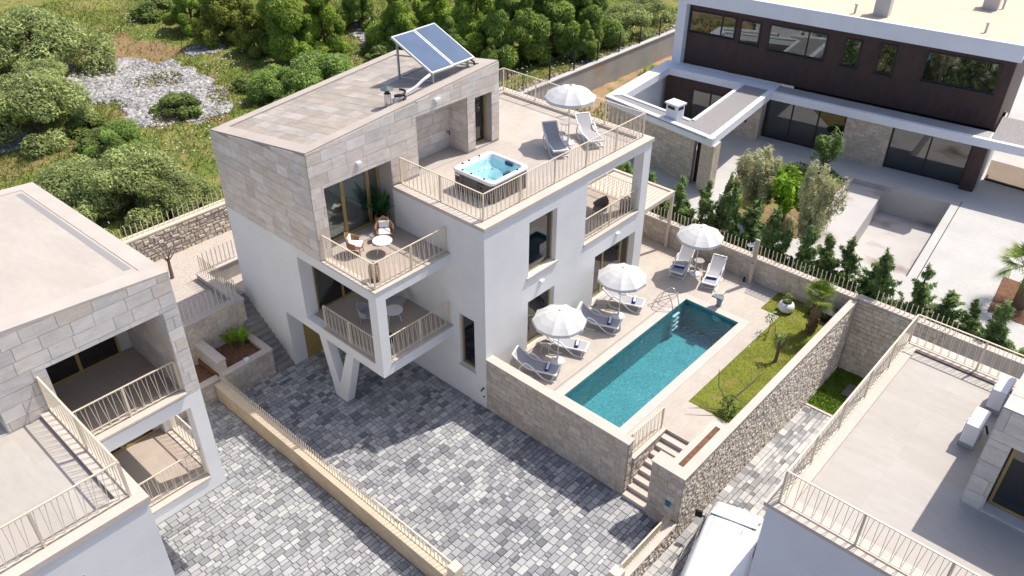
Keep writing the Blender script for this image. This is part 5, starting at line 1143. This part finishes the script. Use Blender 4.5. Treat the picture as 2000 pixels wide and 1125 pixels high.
# ------------------------------------------------------------------ van
vn = thing('white_van', 'white delivery van parked beside the rubble wall, partly hidden by the right house', 'van', (10.95, -.6, -.4), rz=R(14.5))
def vloft(secs, name, m, **k):
    return loft(secs).obj(name, m, vn, local=True, **k)
zg = -.05
def sec(y, w0, w1, z0, z1, r=.14):
    return [(-w0, y, z0), (-w0, y, z0+(z1-z0)*.55), (-w1, y, z1-r), (-w1+r*.8, y, z1-r*.15), (0, y, z1), (w1-r*.8, y, z1-r*.15), (w1, y, z1-r), (w0, y, z0+(z1-z0)*.55), (w0, y, z0)]
secs = [sec(2.62, .8, .72, .35, .85), sec(2.45, .93, .85, .3, 1.05), sec(1.85, .97, .86, .28, 1.28), sec(1.62, .98, .84, .28, 1.55), sec(1.22, .98, .82, .28, 1.86), sec(.9, .98, .82, .28, 1.94), sec(-1.8, .98, .82, .28, 1.95), sec(-2.3, .97, .80, .28, 1.90), sec(-2.4, .9, .72, .3, 1.6)]
bo_ = vloft(secs, 'body', VAN, smooth=True)
MB().hexa([(-.80, 1.88, 1.30), (.80, 1.88, 1.30), (.72, 1.28, 1.835), (-.72, 1.28, 1.835), (-.80, 1.91, 1.315), (.80, 1.91, 1.315), (.72, 1.31, 1.85), (-.72, 1.31, 1.85)]).obj('windscreen', mat('screen_dark', (.02, .025, .05), .05, spec=.8), vn, local=True)
for x in (-.55, 0, .55): MB().box(x-.012, x+.012, -2.1, .9, 1.945, 1.958).obj('roof_rib', VAN, vn, local=True)
for s in (-1, 1):
    MB().hexa([(s*.985, .2, 1.25), (s*.985, 1.5, 1.25), (s*.9, 1.15, 1.7), (s*.88, .2, 1.7), (s*.995, .2, 1.25), (s*.995, 1.5, 1.25), (s*.91, 1.15, 1.7), (s*.89, .2, 1.7)]).obj('side_window', MATS['screen_dark'], vn, local=True)
    MB().bar((s*.98, 1.35, 1.25), (s*1.12, 1.38, 1.28), .05).obj('mirror_arm', BLACKP, vn, local=True); MB().box(s*1.06 if s > 0 else s*1.3, s*1.3 if s > 0 else s*1.06, 1.34, 1.44, 1.12, 1.42).obj('mirror', BLACKP, vn, local=True, bevel=.03)
    MB().box(s*.62-.12, s*.62+.12, 2.56, 2.64, .68, .80).obj('headlight', ACRY, vn, local=True)
    for y in (1.72, -1.45):
        w_ = MB().lathe([(0, -.1), (.30, -.1), (.33, -.07), (.33, .07), (.30, .1), (0, .1)], (0, 0, 0), 24).obj('wheel', TYRE, vn, local=True); w_.matrix_local = Matrix.Translation((s*.88, y, .33)) @ Matrix.Rotation(R(90), 4, 'Y')
        MB().lathe([(0, .105), (.18, .105), (.2, .09)], (0, 0, 0), 16).obj('rim', GALV, w_, local=True)
for x in (-.62, .62): MB().box(x-.006, x+.006, -2.2, 1.0, 1.90, 1.925).obj('roof_seam', MATS['bumper_grey'] if 'bumper_grey' in MATS else BLACKP, vn, local=True)
MB().box(-.74, .74, 1.02, 1.035, 1.895, 1.93).obj('roof_seam', BLACKP, vn, local=True)
MB().hexa([(-.74, 1.0, 1.93), (.74, 1.0, 1.93), (.72, 1.3, 1.86), (-.72, 1.3, 1.86), (-.74, 1.0, 1.985), (.74, 1.0, 1.985), (.72, 1.36, 1.90), (-.72, 1.36, 1.90)]).obj('roof_visor', VAN, vn, local=True)
MB().tube([(.35, .7, 1.93), (.36, .62, 2.1)], .012, 6).obj('aerial', BLACKP, vn, local=True)
MB().box(-.85, .85, 2.55, 2.66, .3, .5).obj('bumper', mat('bumper_grey', (.08, .08, .085), .6), vn, local=True, bevel=.03)

# ------------------------------------------------------------------ vegetation
def crown_clumps(seed, shape):
    rg = random.Random(seed); c = []
    if shape == 'bush':      # broad, unit radius, sitting on the ground
        for i in range(26):
            a = rg.uniform(0, 2*math.pi); e = rg.uniform(-.05, 1.); r = .74*rg.uniform(.65, 1.14); z = .5+.52*math.sin(e*1.4)*rg.uniform(.65, 1.1)
            q = rg.uniform(.17, .34); k = math.cos(e*1.25); c.append((r*k*math.cos(a), r*k*math.sin(a), z*1.0-.12, q, q, q*.8))
        for i in range(10):
            a = rg.uniform(0, 2*math.pi); q = rg.uniform(.12, .3); k = rg.uniform(.75, 1.05); c.append((k*math.cos(a), k*math.sin(a), rg.uniform(.15, .4), q, q, q))
    elif shape == 'pine':    # upright, ragged, in uneven layers
        for i in range(34):
            f = (i+rg.uniform(-.4, .4))/33; r = max(.05, 1-f)**.8*rg.uniform(.45, 1.05); a = i*2.4+rg.uniform(-.7, .7); q = rg.uniform(.11, .30)*(1.15-f*.6)
            c.append((r*math.cos(a), r*math.sin(a), .2+max(0, f)*2.25+rg.uniform(-.15, .15), q, q, q*rg.uniform(.8, 1.5)))
        for i in range(7): a = rg.uniform(0, 6.3); c.append((.4*math.cos(a), .4*math.sin(a), .9+rg.uniform(-.4, .6), .26, .26, .26))
    elif shape == 'hedge':   # narrow cypress, unit height
        wob = [rg.uniform(.45, 1.25) for _ in range(7)]
        for i in range(30):
            f = rg.random()**1.15; a = rg.uniform(0, 6.28); L_ = (.27*(1-f)**.6+.04)*wob[int(a/6.2832*6.99)]*rg.uniform(.5, 1.35)
            for k in range(3):
                u = (k+.6)/3; q = (.052-.011*k)*(1.1-.5*f)*rg.uniform(.7, 1.4)
                c.append((L_*u*math.cos(a), L_*u*math.sin(a), .05+.84*f+.16*u*u*(1-f*.5), q, q, q*1.1))
        c.append((0, 0, .96, .018, .018, .07))
    elif shape == 'tree':    # open olive crown over a trunk, unit height 1
        for i in range(46):
            a = rg.uniform(0, 6.3); z = rg.uniform(.40, .93); r = .27*math.sin((z-.33)*math.pi/.78)*rg.uniform(.3, 1.15); q = rg.uniform(.028, .065); c.append((r*math.cos(a), r*math.sin(a), z, q, q, q*rg.uniform(2.2, 3.6)))
    return c
def limbs(shape, seed, th=.06):
    rg = random.Random(seed); m = MB()
    if shape in ('bush', 'pine'):
        H = 1.7 if shape == 'pine' else .8
        m.tube([(0, 0, -.1), (.02, .02, H*.4), (0, .03, H*.75), (.02, 0, H)], [th, th*.8, th*.5, th*.2], 7)
        for k in range(9):
            a = k*2.4; z = .2+H*.7*k/9; r = .6*(1-.4*k/9); m.tube([(0, 0, z), (r*.5*math.cos(a), r*.5*math.sin(a), z+.12), (r*math.cos(a), r*math.sin(a), z+.2)], [th*.5, th*.35, th*.12], 5)
    else:
        m.tube([(0, 0, -.02), (.01, .005, .25), (-.005, .01, .5), (0, 0, .8)], [th, th*.75, th*.6, th*.2], 7)
        for k in range(7):
            a = k*2.4; z = .3+.07*k; r = .22; m.tube([(0, 0, z), (r*.5*math.cos(a), r*.5*math.sin(a), z+.1), (r*math.cos(a), r*math.sin(a), z+.22)], [th*.5, th*.3, th*.1], 5)
    return m
CROWN = {}
SPEC = {'olive': ('bush', 30000, .022, 1.4, LF_OL, 'olive_bush'), 'bush': ('bush', 28000, .023, 1.6, LF_BU, 'green_bush'), 'low': ('bush', 5000, .06, 1.8, LF_LO, 'meadow_shrub'),
        'pine': ('pine', 32000, .021, 3.0, LF_PI, 'young_pine'), 'yel': ('pine', 18000, .030, 2.8, LF_YE, 'yellow_green_bush'), 'dark': ('pine', 34000, .022, 3.0, LF_DK, 'pine_tree')}
def get_crown(kind, var):
    key = (kind, var)
    if key not in CROWN:
        sh_, n, sz, asp, m, nm = SPEC[kind]; sd = hash_(kind)+var*17
        me = leaf_cloud('crown', crown_clumps(sd, sh_), n, sz, asp, m, sd, up=.45, vertical=1.2 if sh_ == 'pine' else .0, shell=(.45, 1.12))
        tr = limbs(sh_, sd); te = bpy.data.meshes.new('trunk'); te.from_pydata(tr.v, [], tr.f); te.materials.append(BARK)
        CROWN[key] = (me, te, nm)
    return CROWN[key]
def hash_(s): return sum(ord(c)*(i+3) for i, c in enumerate(s)) % 997
def put_tree(kind, var, x, y, z, r, label, cat, rz=0., squash=1., group=None):
    me, te, nm = get_crown(kind, var)
    t = thing(nm, label, cat, (x, y, z), group, rz); t.scale = (r, r, r*squash)
    for n, d in (('trunk', te), ('crown', me)):
        o = bpy.data.objects.new(n, d); C.objects.link(o); o.parent = t
    return t
MT = [(-44.2, 1.4, 4.15, 'olive', 'large grey-green bush filling the top left corner of the photo'), (-32.4, -3.3, 3.4, 'olive', 'big olive-green bush at the left edge beside the pale stone field'),
      (-40.6, .2, 1.9, 'olive', 'olive-green bush between the two large bushes at the upper left edge'), (-22.9, -4.9, 2.29, 'olive', 'olive-green bush rising behind the roof of the left-hand house'),
      (-20.4, -3.5, 2.74, 'olive', 'broad olive-green bush in the middle of the clump above the rubble wall'), (-18.6, -2.3, 1.86, 'olive', 'olive-green bush closest to the rear rubble wall and its gold bars'),
      (-26.8, -1.1, 1.58, 'bush', 'darker green bush behind the clump above the rubble wall'), (-26.9, 9.5, 2.06, 'bush', 'green bush at the left end of the row behind the villa stone roof'),
      (-25.7, 11.6, 2.57, 'bush', 'broad green bush in the middle behind the villa stone roof'), (-23.5, 12.9, 2.1, 'bush', 'green bush left of the solar panels, behind the villa roof'),
      (-33.5, 14.8, 2.94, 'pine', 'bright green young pine at the top, left of the rocky gap'), (-32.7, 17.2, 2.19, 'pine', 'smaller bright young pine right next to the rocky gap'),
      (-39.8, 13.7, 2.32, 'yel', 'yellow-green bush at the top above the grassy meadow'), (-44.3, 13.3, 2.01, 'pine', 'young pine at the top left end of the yellow-green bushes'),
      (-36.0, 13.5, 1.61, 'yel', 'small yellow-green bush right of the low stone heap'), (-29.5, 22.2, 2.6, 'pine', 'bright young pine right of the rocky gap above the solar panels'),
      (-27.8, 24.2, 2.0, 'pine', 'small bright pine second to the right of the rocky gap'), (-23.4, 23.6, 2.65, 'pine', 'tall bright pine right above the solar panels'),
      (-20.6, 24.2, 2.77, 'dark', 'dark green pine behind the right end of the villa roof'), (-20.1, 27.5, 2.87, 'dark', 'dark spreading pine left of the concrete wall posts'),
      (-19.5, 30.8, 2.57, 'dark', 'dark pine overhanging the middle of the concrete wall'), (-17.6, 28.7, 1.14, 'dark', 'small dark pine low against the concrete wall posts'),
      (-18.7, 35.2, 2.28, 'olive', 'round grey-green tree at the top beside the white back house'), (-35.6, 22.8, 2.0, 'dark', 'dark pine at the top edge over the rocky gap'),
      (-29.4, 3.8, 1.3, 'low', 'pale green shrub growing in the middle of the stone field'), (-30.6, -1.1, 1.18, 'low', 'pale green shrub left below the stone field'),
      (-28.3, -1.8, .97, 'low', 'small shrub below the stone field nearest the olive clump'), (-29.3, 19.6, 1.3, 'low', 'low shrub at the foot of the rocky gap'),
      (-22.5, 20.1, 1.63, 'dark', 'low dark pine right behind the solar panels'), (-49.2, 12.9, 1.65, 'low', 'low shrub at the very top above the meadow'),
      (-30.2, 9.1, 1.0, 'low', 'low shrub right of the stone field by the villa roof bushes'), (-19.8, 40.0, 1.77, 'olive', 'grey-green tree at the top edge nearest the white back house'),
      (-20.2, 21.7, 1.08, 'dark', 'small dark pine in shadow beside the end of the villa roof'), (-27.5, 29.0, 2.6, 'dark', 'dark pine in the second row at the top centre'), (-24.0, 31.5, 2.4, 'pine', 'lighter pine in the second row at the top centre'), (-33.0, 28.0, 2.2, 'pine', 'light pine farthest back at the top centre'), (-24.5, 37.0, 2.4, 'dark', 'dark pine behind the round grey-green tree')]
rg = random.Random(5)
for i, (x, y, r, k, lb_) in enumerate(MT):
    sc = r*1.02 if k in ('olive', 'bush', 'low') else r*.98
    z = float(mz(np.array(x), np.array(y)))
    put_tree(k, i % 3 if k != 'low' else i % 2, x, y, z-.05, sc, lb_, 'bush' if k in ('olive', 'bush', 'low', 'yel') else 'pine tree', rg.uniform(0, 6.3), .95 if k != 'low' else .8)
# hedge behind the garden wall
HM = [leaf_cloud('foliage', crown_clumps(200+i, 'hedge'), 3400, .020, 2.6, LF_HE, 300+i, up=.8, shell=(.2, 1.2), vertical=1.5) for i in range(8)]
ORD = ['first', 'second', 'third', 'fourth', 'fifth', 'sixth', 'seventh', 'eighth', 'ninth', 'tenth', 'eleventh', 'twelfth', 'thirteenth', 'fourteenth', 'fifteenth', 'sixteenth', 'seventeenth', 'eighteenth', 'nineteenth', 'twentieth', 'twenty-first']
hx = [-4.3, -3.5, -2.7, -1.9, -.9, -.1, .7, 1.5, 2.3, 3.1, 4.0, 4.7, 5.8, 6.7, 7.7, 8.7, 9.7, 10.9, 12.0, 13.2, 14.4]
tm = MB().tube([(0, 0, -.05), (0, 0, .9)], [.03, .01], 6); hme = bpy.data.meshes.new('stem'); hme.from_pydata(tm.v, [], tm.f); hme.materials.append(BARK)
for i, x in enumerate(hx):
    h = rg.choice((1.5, 2.3, 2.9, 3.5)) if x < 4 else rg.choice((1.4, 2.0, 2.6, 3.0))
    t = thing('hedge_shrub', '%s dark green cypress shrub from the pergola in the hedge behind the stone wall' % ORD[i], 'shrub', (x+rg.uniform(-.28, .28), 14.8+rg.uniform(-.25, .45), B0-.02), 'cypress hedge behind the back garden wall', rg.uniform(0, 6)); wd_ = rg.uniform(2.2, 3.6); t.scale = (wd_*rg.uniform(.85, 1.15), wd_*rg.uniform(.85, 1.15), h); t.rotation_euler.x = rg.uniform(-.1, .1); t.rotation_euler.y = rg.uniform(-.13, .13)
    for n, d in (('stem', hme), ('foliage', HM[(i*5) % 8])): o = bpy.data.objects.new(n, d); C.objects.link(o); o.parent = t
ub = []
for k in range(46):
    x = -4.6+19.4*k/45; ub.append((x+rg.uniform(-.25, .25), 14.7+rg.uniform(-.35, .5), B0+rg.uniform(.1, .35), rg.uniform(.3, .55), rg.uniform(.25, .4), rg.uniform(.2, .42)))
tag(link('underbrush', leaf_cloud('underbrush', ub, 9000, .055, 2.2, LF_LO, 77, up=.5, vertical=1.)), 'low green weeds growing between the cypress shrubs behind the stone wall', 'weeds', kind='stuff')
def tree(name, label, x, y, z, h, m, n, size, seed, spread=1., th=.025, asp=2.2, cat='tree'):
    t = thing(name, label, cat, (x, y, z)); t.scale = (h*spread, h*spread, h)
    cr = leaf_cloud('crown', crown_clumps(seed, 'tree'), n, size, asp, m, seed, up=.3, shell=(.2, 1.25), vertical=.9)
    for nn_, d in (('crown', cr),): o = bpy.data.objects.new(nn_, d); C.objects.link(o); o.parent = t
    lm = limbs('tree', seed, th).obj('trunk', BARK, t, local=True); return t
tree('olive_tree', 'silvery olive tree left of the bright green citrus in the back garden bed', 1.7, 17.9, B0, 3.4, LF_SI, 6500, .015, 11, 1.05, asp=3)
tree('olive_tree', 'silvery olive tree with bare lower trunk right of the citrus, beside the empty pool', 5.35, 16.1, B0, 4.5, LF_SI, 6000, .012, 12, .78, .014, asp=3)
tree('citrus_tree', 'bright lime green citrus tree between the two silvery olive trees', 3.15, 18.3, B0, 3.0, LF_CI, 3200, .028, 13, 1.25, asp=1.3)
tree('shade_tinted_tree', 'thin tree with leaves darkened to stand in for shade of the back house canopy', 2.1, 25.2, B0, 2.3, LF_HE, 900, .026, 14, 1.3)  # darker leaf colour stands in for the canopy's shade
gs = leaf_cloud('bed_shrubs', [(1.2, 24.9, B0+.15, .8, .5, .3), (2.2, 25.3, B0+.15, .8, .4, .3), (3.0, 24.9, B0+.1, .5, .5, .25)], 900, .07, 1.6, LF_HE, 15); tag(link('bed_shrub', gs), 'low dark ground shrubs under the shaded tree by the glass doors', 'shrub', kind=None)
for i, (cx, cy, n_) in enumerate([(1.0, 19.2, 500), (3.2, 18.4, 450), (2.3, 21.6, 400)]):
    tag(link('dry_grass', leaf_cloud('dry_grass', [(cx, cy, B0+.2, .7, .6, .35)], n_, .05, 3, [LF_YE, LF_SI, LF_LO][i], 16+i, vertical=1.5)), ['tuft of yellowish weeds under the left silvery olive tree', 'tuft of dry pale weeds between the citrus and right olive tree', 'tuft of green weeds behind the citrus tree'][i], 'weeds')
# shrubs in the shadow behind the villa and at the right edge
for i, (x, y, r, lb_) in enumerate([(-5.6, 16.2, 1.35, 'green shrub beside the stone side wall of the back house, left'), (-3.6, 15.8, 1.2, 'green shrub beside the stone side wall of the back house, right'), (12.6, 38.2, 2.0, 'green bush beyond the glass balustrade at the right edge'), (16, 39, 2.2, 'green bush farthest right beyond the glass balustrade'), (16.2, 14.9, 1.2, 'leafy shrub at the right edge behind the terrace railing')]):
    put_tree('bush', i % 3, x, y, B0-.1, r, lb_, 'bush', i*1.3, 1.0)
# palms and small trees on the lawn
pt = thing('fan_palm', 'short fan palm with shaggy brown trunk on the lawn by the rubble wall', 'palm', (8.0, 11.6, D-.03))
tk = MB(); rg = random.Random(8)
tk.tube([(8.0, 11.6, D-.05), (8.03, 11.5, D+.6), (8.1, 11.35, D+1.2), (8.12, 11.3, D+1.95)], [.20, .18, .16, .13], 10)
for k in range(130):
    f = rg.random(); a = rg.uniform(0, 6.3); px, py, pz_ = 8.0+.12*f, 11.6-.3*f, D+1.9*f; rr = .2-.06*f
    p = Vector((px+rr*math.cos(a), py+rr*math.sin(a), pz_)); tk.bar(p, p+Vector((.06*math.cos(a), .06*math.sin(a), .12)), .05, .02)
tk.obj('trunk', BARKP, pt)
def fan(name, c, n, seed, L=.85, m=LF_PA):
    rg = random.Random(seed); b = MB()
    for i in range(n):
        az = i*2.4+rg.uniform(-.3, .3); el = R(rg.uniform(5, 88)) if i % 6 else R(rg.uniform(-50, -10)); d = Vector((math.cos(az)*math.cos(el), math.sin(az)*math.cos(el), math.sin(el)))
        side = Vector((-math.sin(az), math.cos(az), 0)); upv = side.cross(d); p = Vector(c)+d*.35*L; b.bar(c, p, .02, .012)
        for k in range(15):
            a = R(-75+150*k/14); dd = (d*math.cos(a)+side*math.sin(a)).normalized(); l = L*.62*(.75+.25*math.cos(a)); e = p+dd*l+Vector((0, 0, -.16*l)); w_ = side*math.cos(a)*.02-d*math.sin(a)*.02; q = p+dd*l*.55
            b.add([p, q-w_, e, q+w_+upv*.01], [(0, 1, 2, 3)])
    me = bpy.data.meshes.new(name); me.from_pydata(b.v, [], b.f); me.materials.append(m); return me
link('frond', fan('frond', (8.13, 11.28, D+2.0), 30, 3, .9), pt)
p2_ = thing('fan_palm', 'fan palm with thick brown trunk cut off by the right edge of the photo', 'palm', (14.1, 19.0, B0))
MB().tube([(14.1, 19.0, B0-.05), (14.1, 19.0, B0+1.0), (14.05, 19.0, B0+1.7)], [.32, .28, .2], 12).obj('trunk', BARKP, p2_); link('frond', fan('frond', (13.7, 19.0, B0+1.9), 34, 9, 1.45), p2_)
strip([(13.2, 17.6), (15.6, 17.6), (15.2, 21.0), (12.9, 21.0)], B0+.02, 'palm_bed', SOIL)
def bare_tree(label, c, segs, cat='tree', leaf=None, n=0):
    t = thing('bare_tree', label, cat, c)
    m = MB()
    for pts, rs in segs: m.tube([(c[0]+p[0], c[1]+p[1], c[2]+p[2]) for p in pts], rs, 6)
    m.obj('trunk', BARE, t)
    if leaf: link('foliage', leaf_cloud('foliage', [(c[0]+q[0], c[1]+q[1], c[2]+q[2], q[3], q[3], q[3]) for q in leaf], n, .055, 1.8, LF_BU, 33), t)
bare_tree('knobbly bare olive stump with short branches in the middle of the lawn', (7.86, 8.7, D), [([(0, 0, -.05), (.02, 0, .5), (-.05, .05, 1.05)], [.08, .07, .05]), ([(0, 0, .6), (.15, .1, .9), (.2, .2, 1.2)], [.05, .04, .02]), ([(-.02, .02, .9), (-.3, .1, 1.2), (-.4, .2, 1.5)], [.04, .025, .01])], leaf=[(-.05, .05, 1.2, .22)], n=60)
bare_tree('small dark leafy sapling with long bare leaning branches at the near end of the lawn', (8.0, 4.6, D), [([(0, 0, -.05), (-.05, .1, .5), (.25, .9, 1.0), (.45, 1.5, 1.35)], [.05, .045, .03, .015]), ([(-.05, .1, .4), (-.6, .2, .9), (-.8, .4, 1.5)], [.03, .02, .01]), ([(0, 0, .2), (-.6, -.5, .3), (-1.1, -.9, .25)], [.025, .02, .008])], leaf=[(0, .15, .4, .35), (.15, -.1, .2, .25)], n=260)
bare_tree('thin twiggy sapling at the pool corner of the lawn', (6.75, 10.2, D), [([(0, 0, -.05), (.0, .02, .5), (.03, 0, 1.0)], [.02, .015, .008])]+[([(0, .01, .35+.1*k), (.18*math.cos(k*2.4), .18*math.sin(k*2.4), .6+.1*k), (.3*math.cos(k*2.4), .3*math.sin(k*2.4), .8+.1*k)], [.01, .007, .004]) for k in range(6)], leaf=[(0, 0, .8, .3)], n=40)
bare_tree('small leafless tree with a thick brown trunk on the pale gravel terrace', (-14.3, -5.2, 2.45), [([(0, 0, -.05), (.03, 0, .5), (-.02, .04, 1.0)], [.09, .08, .06])]+[([(0, 0, .85), (.3*math.cos(k*1.1), .3*math.sin(k*1.1), 1.15+.05*k), (.5*math.cos(k*1.1+.3), .5*math.sin(k*1.1+.3), 1.4+.05*k)], [.03, .02, .008]) for k in range(7)])
for i, (x, y, s) in enumerate([(-9.5, -4.95, 1.), (-9.75, -5.35, .85)]):
    t = thing('yucca', ['bright green yucca in the brown planter soil, nearer the side steps', 'yellowish yucca in the brown planter soil, farther from the side steps'][i], 'yucca', (x, y, 1.05)); link('leaves', fronds('leaves', (x, y, 1.15), 20, .85*s, .5, .13, LF_PA if i else LF_CI, 20+i, (50, 88), 7), t); MB().tube([(x, y, 1.0), (x, y, 1.3)], [.07, .05], 7).obj('stem', BARKP, t)
# ------------------------------------------------------------------ meadow stones, flowers and grass (nobody could count these)
def scatter(poly, n, rng):
    p = np.array(poly); lo, hi = p.min(0), p.max(0); out = np.zeros((0, 2))
    while len(out) < n:
        q = lo+(hi-lo)*rng.random((n*2, 2)); out = np.concatenate([out, q[inside(poly, q[:, 0]+np.sin(q[:, 1]*3)*.3, q[:, 1]+np.sin(q[:, 0]*2.3)*.3)]])
    return out[:n]
def stones(name, pts, s0, s1, m, rng, lift=0.):
    n = len(pts); s = s0+(s1-s0)*rng.random(n)**2.2; base = np.array([(-1, -1, -.6), (1, -1, -.6), (1, 1, -.6), (-1, 1, -.6), (-.7, -.7, .7), (.7, -.7, .7), (.7, .7, .7), (-.7, .7, .7)])
    a = rng.random(n)*6.28; ca, sa = np.cos(a), np.sin(a); V = base[None]*(.75+.5*rng.random((n, 8, 3))); V = V*s[:, None, None]*np.array([1.25, .85, .7])
    X = V[..., 0]*ca[:, None]-V[..., 1]*sa[:, None]; Y = V[..., 0]*sa[:, None]+V[..., 1]*ca[:, None]; z = mz(pts[:, 0], pts[:, 1])+lift
    W = np.stack([X+pts[:, :1], Y+pts[:, 1:2], V[..., 2]+z[:, None]], -1).reshape(-1, 3)
    f = np.array([(3, 2, 1, 0), (4, 5, 6, 7), (0, 1, 5, 4), (1, 2, 6, 5), (2, 3, 7, 6), (3, 0, 4, 7)]); F = (f[None]+(np.arange(n)*8)[:, None, None]).reshape(-1, 4)
    return link(name, smesh(name, W, F, m))
ROCKM = mat('field_stone', (.4, .4, .42), .9, ramp=[(0, (.24, .235, .23)), (.3, (.36, .35, .34)), (.6, (.44, .43, .42)), (.85, (.53, .52, .50)), (1, (.33, .31, .28))], noise=.3, nscale=.6, noise2=.2, n2scale=6)
rng = np.random.default_rng(12)
pp_ = scatter(ROCKP, 15000, rng); nzv = np.sin(pp_[:, 0]*.9+pp_[:, 1]*.4)+np.cos(pp_[:, 1]*1.1-pp_[:, 0]*.35); pp_ = pp_[(nzv < .55) | (rng.random(len(pp_)) < .15)]
for nm, po, lb_ in (('stone_field', pp_, 'wide patch of loose pale grey stones in the meadow'), ('stone_heap', scatter(ROCK2, 500, rng), 'low heap of pale stones at the right end of the brown soil'), ('stone_patch', scatter(ROCK3, 600, rng), 'patch of grey stones at the left edge below the large bush'), ('rocky_gap', scatter(ROCK4, 1500, rng), 'grey rocks in the dark gap between the pines at the top')):
    tag(stones(nm, po, .045, .16, ROCKM, rng, .03), lb_, 'stones', kind='stuff')
pb2 = np.stack([rng.uniform(-17.4, -15.7, 900), rng.uniform(6, 46, 900)], 1)
tag(stones('verge_stones', pb2, .04, .16, ROCKM, rng, .02), 'small pale stones along the verge behind the concrete wall', 'stones', kind='stuff')
def in_rock(x, y):
    r = inside(ROCKP, x, y)
    return (r & ((np.sin(x*.9+y*.4)+np.cos(y*1.1-x*.35)) < .55) & (rng.random(x.shape) < .8)) | inside(ROCK4, x, y)
n = 130000; gx = rng.uniform(-58, -16.7, n); gy = rng.uniform(-14, 44, n); k = ~in_rock(gx, gy) & ~(inside(BROWNP, gx, gy) & (rng.random(n) < .75)) & (rng.random(n) < .45+.55*(np.sin(gx*.7)*np.cos(gy*.55) > -.3)) & ((gy < 5) | (gx < -16.9)); gx, gy = gx[k], gy[k]; n = len(gx)
def blades(name, gx, gy, gz, h0, h1, wd, m, lean=.5):
    n = len(gx); a = rng.random(n)*6.28; h = h0+(h1-h0)*rng.random(n)**1.5; d = np.stack([np.cos(a), np.sin(a), np.zeros(n)], 1); c = np.stack([gx, gy, gz], 1); t = rng.random(n)*6.28; L_ = np.stack([np.cos(t)*lean*h, np.sin(t)*lean*h, h], 1)
    V = np.stack([c-d*wd*h[:, None], c+d*wd*h[:, None], c+L_+d*wd*.3*h[:, None], c+L_-d*wd*.3*h[:, None]], 1).reshape(-1, 3); return smesh(name, V, np.arange(4*n).reshape(n, 4), m)
tag(link('meadow_grass', blades('meadow_grass', gx, gy, mz(gx, gy)-.03, .07, .32, .16, GRB, .8)), 'rough yellow-green grass covering the meadow', 'grass', kind='stuff')
nf = 9000; fx = rng.uniform(-56, -16.8, nf); fy = rng.uniform(-13, 42, nf); fd = np.sin(fx*.45+1)*np.cos(fy*.38)+.6*np.sin(fx*1.3+fy*.9); k = (fd > .35) & (rng.random(nf) < .75); fx, fy = fx[k], fy[k]; fz = mz(fx, fy)+.25+.3*rng.random(len(fx)); s = .025+.045*rng.random(len(fx))
V = np.stack([np.stack([fx-s, fy, fz], 1), np.stack([fx, fy-s, fz+s*.3], 1), np.stack([fx+s, fy, fz], 1), np.stack([fx, fy+s, fz+s*.5], 1)], 1).reshape(-1, 3)
tag(link('meadow_flowers', smesh('meadow_flowers', V, np.arange(len(V)).reshape(-1, 4), FLW)), 'tiny white wild flowers sprinkled over the meadow', 'flowers', kind='stuff')
n = 16000; gx = rng.uniform(5.65, 8.8, n); gy = rng.uniform(4.27, 13.3, n); k = (gx > 6.56) | (gy > 11.62); gx, gy = gx[k], gy[k]
tag(link('lawn_grass', blades('lawn_grass', gx, gy, np.full(len(gx), D-.025), .015, .04, .35, GRL, .7)), 'short mown grass of the poolside lawn', 'grass', kind='stuff')
n = 10000; gx = rng.uniform(9.06, 12.5, n); gy = rng.uniform(10.22, 13.4, n)
tag(link('side_grass', blades('side_grass', gx, gy, np.full(n, -.98), .03, .08, .35, leafmat('side_blade', [(.08, .15, .015), (.12, .20, .02), (.16, .23, .03)]), .7)), 'short green grass behind the rubble wall', 'grass', kind='stuff')
n = 5000; gx = rng.uniform(-15.2, -11, n); gy = rng.uniform(8, 46, n); k = (np.sin(gx*1.1+gy*.5)+np.cos(gy*.8) > .55) | ((gx > -13.2) & (gy < 28)); gx, gy = gx[k], gy[k]
tag(link('strip_weeds', blades('strip_weeds', gx, gy, np.full(len(gx), B0-.02), .1, .4, .2, GRB, .7)), 'green weeds on the bare soil strip behind the villa', 'weeds', kind='stuff')
print('OBJECTS', len(bpy.data.objects), 'TRIS', sum(len(m.loops)-2*len(m.polygons) for m in bpy.data.meshes))
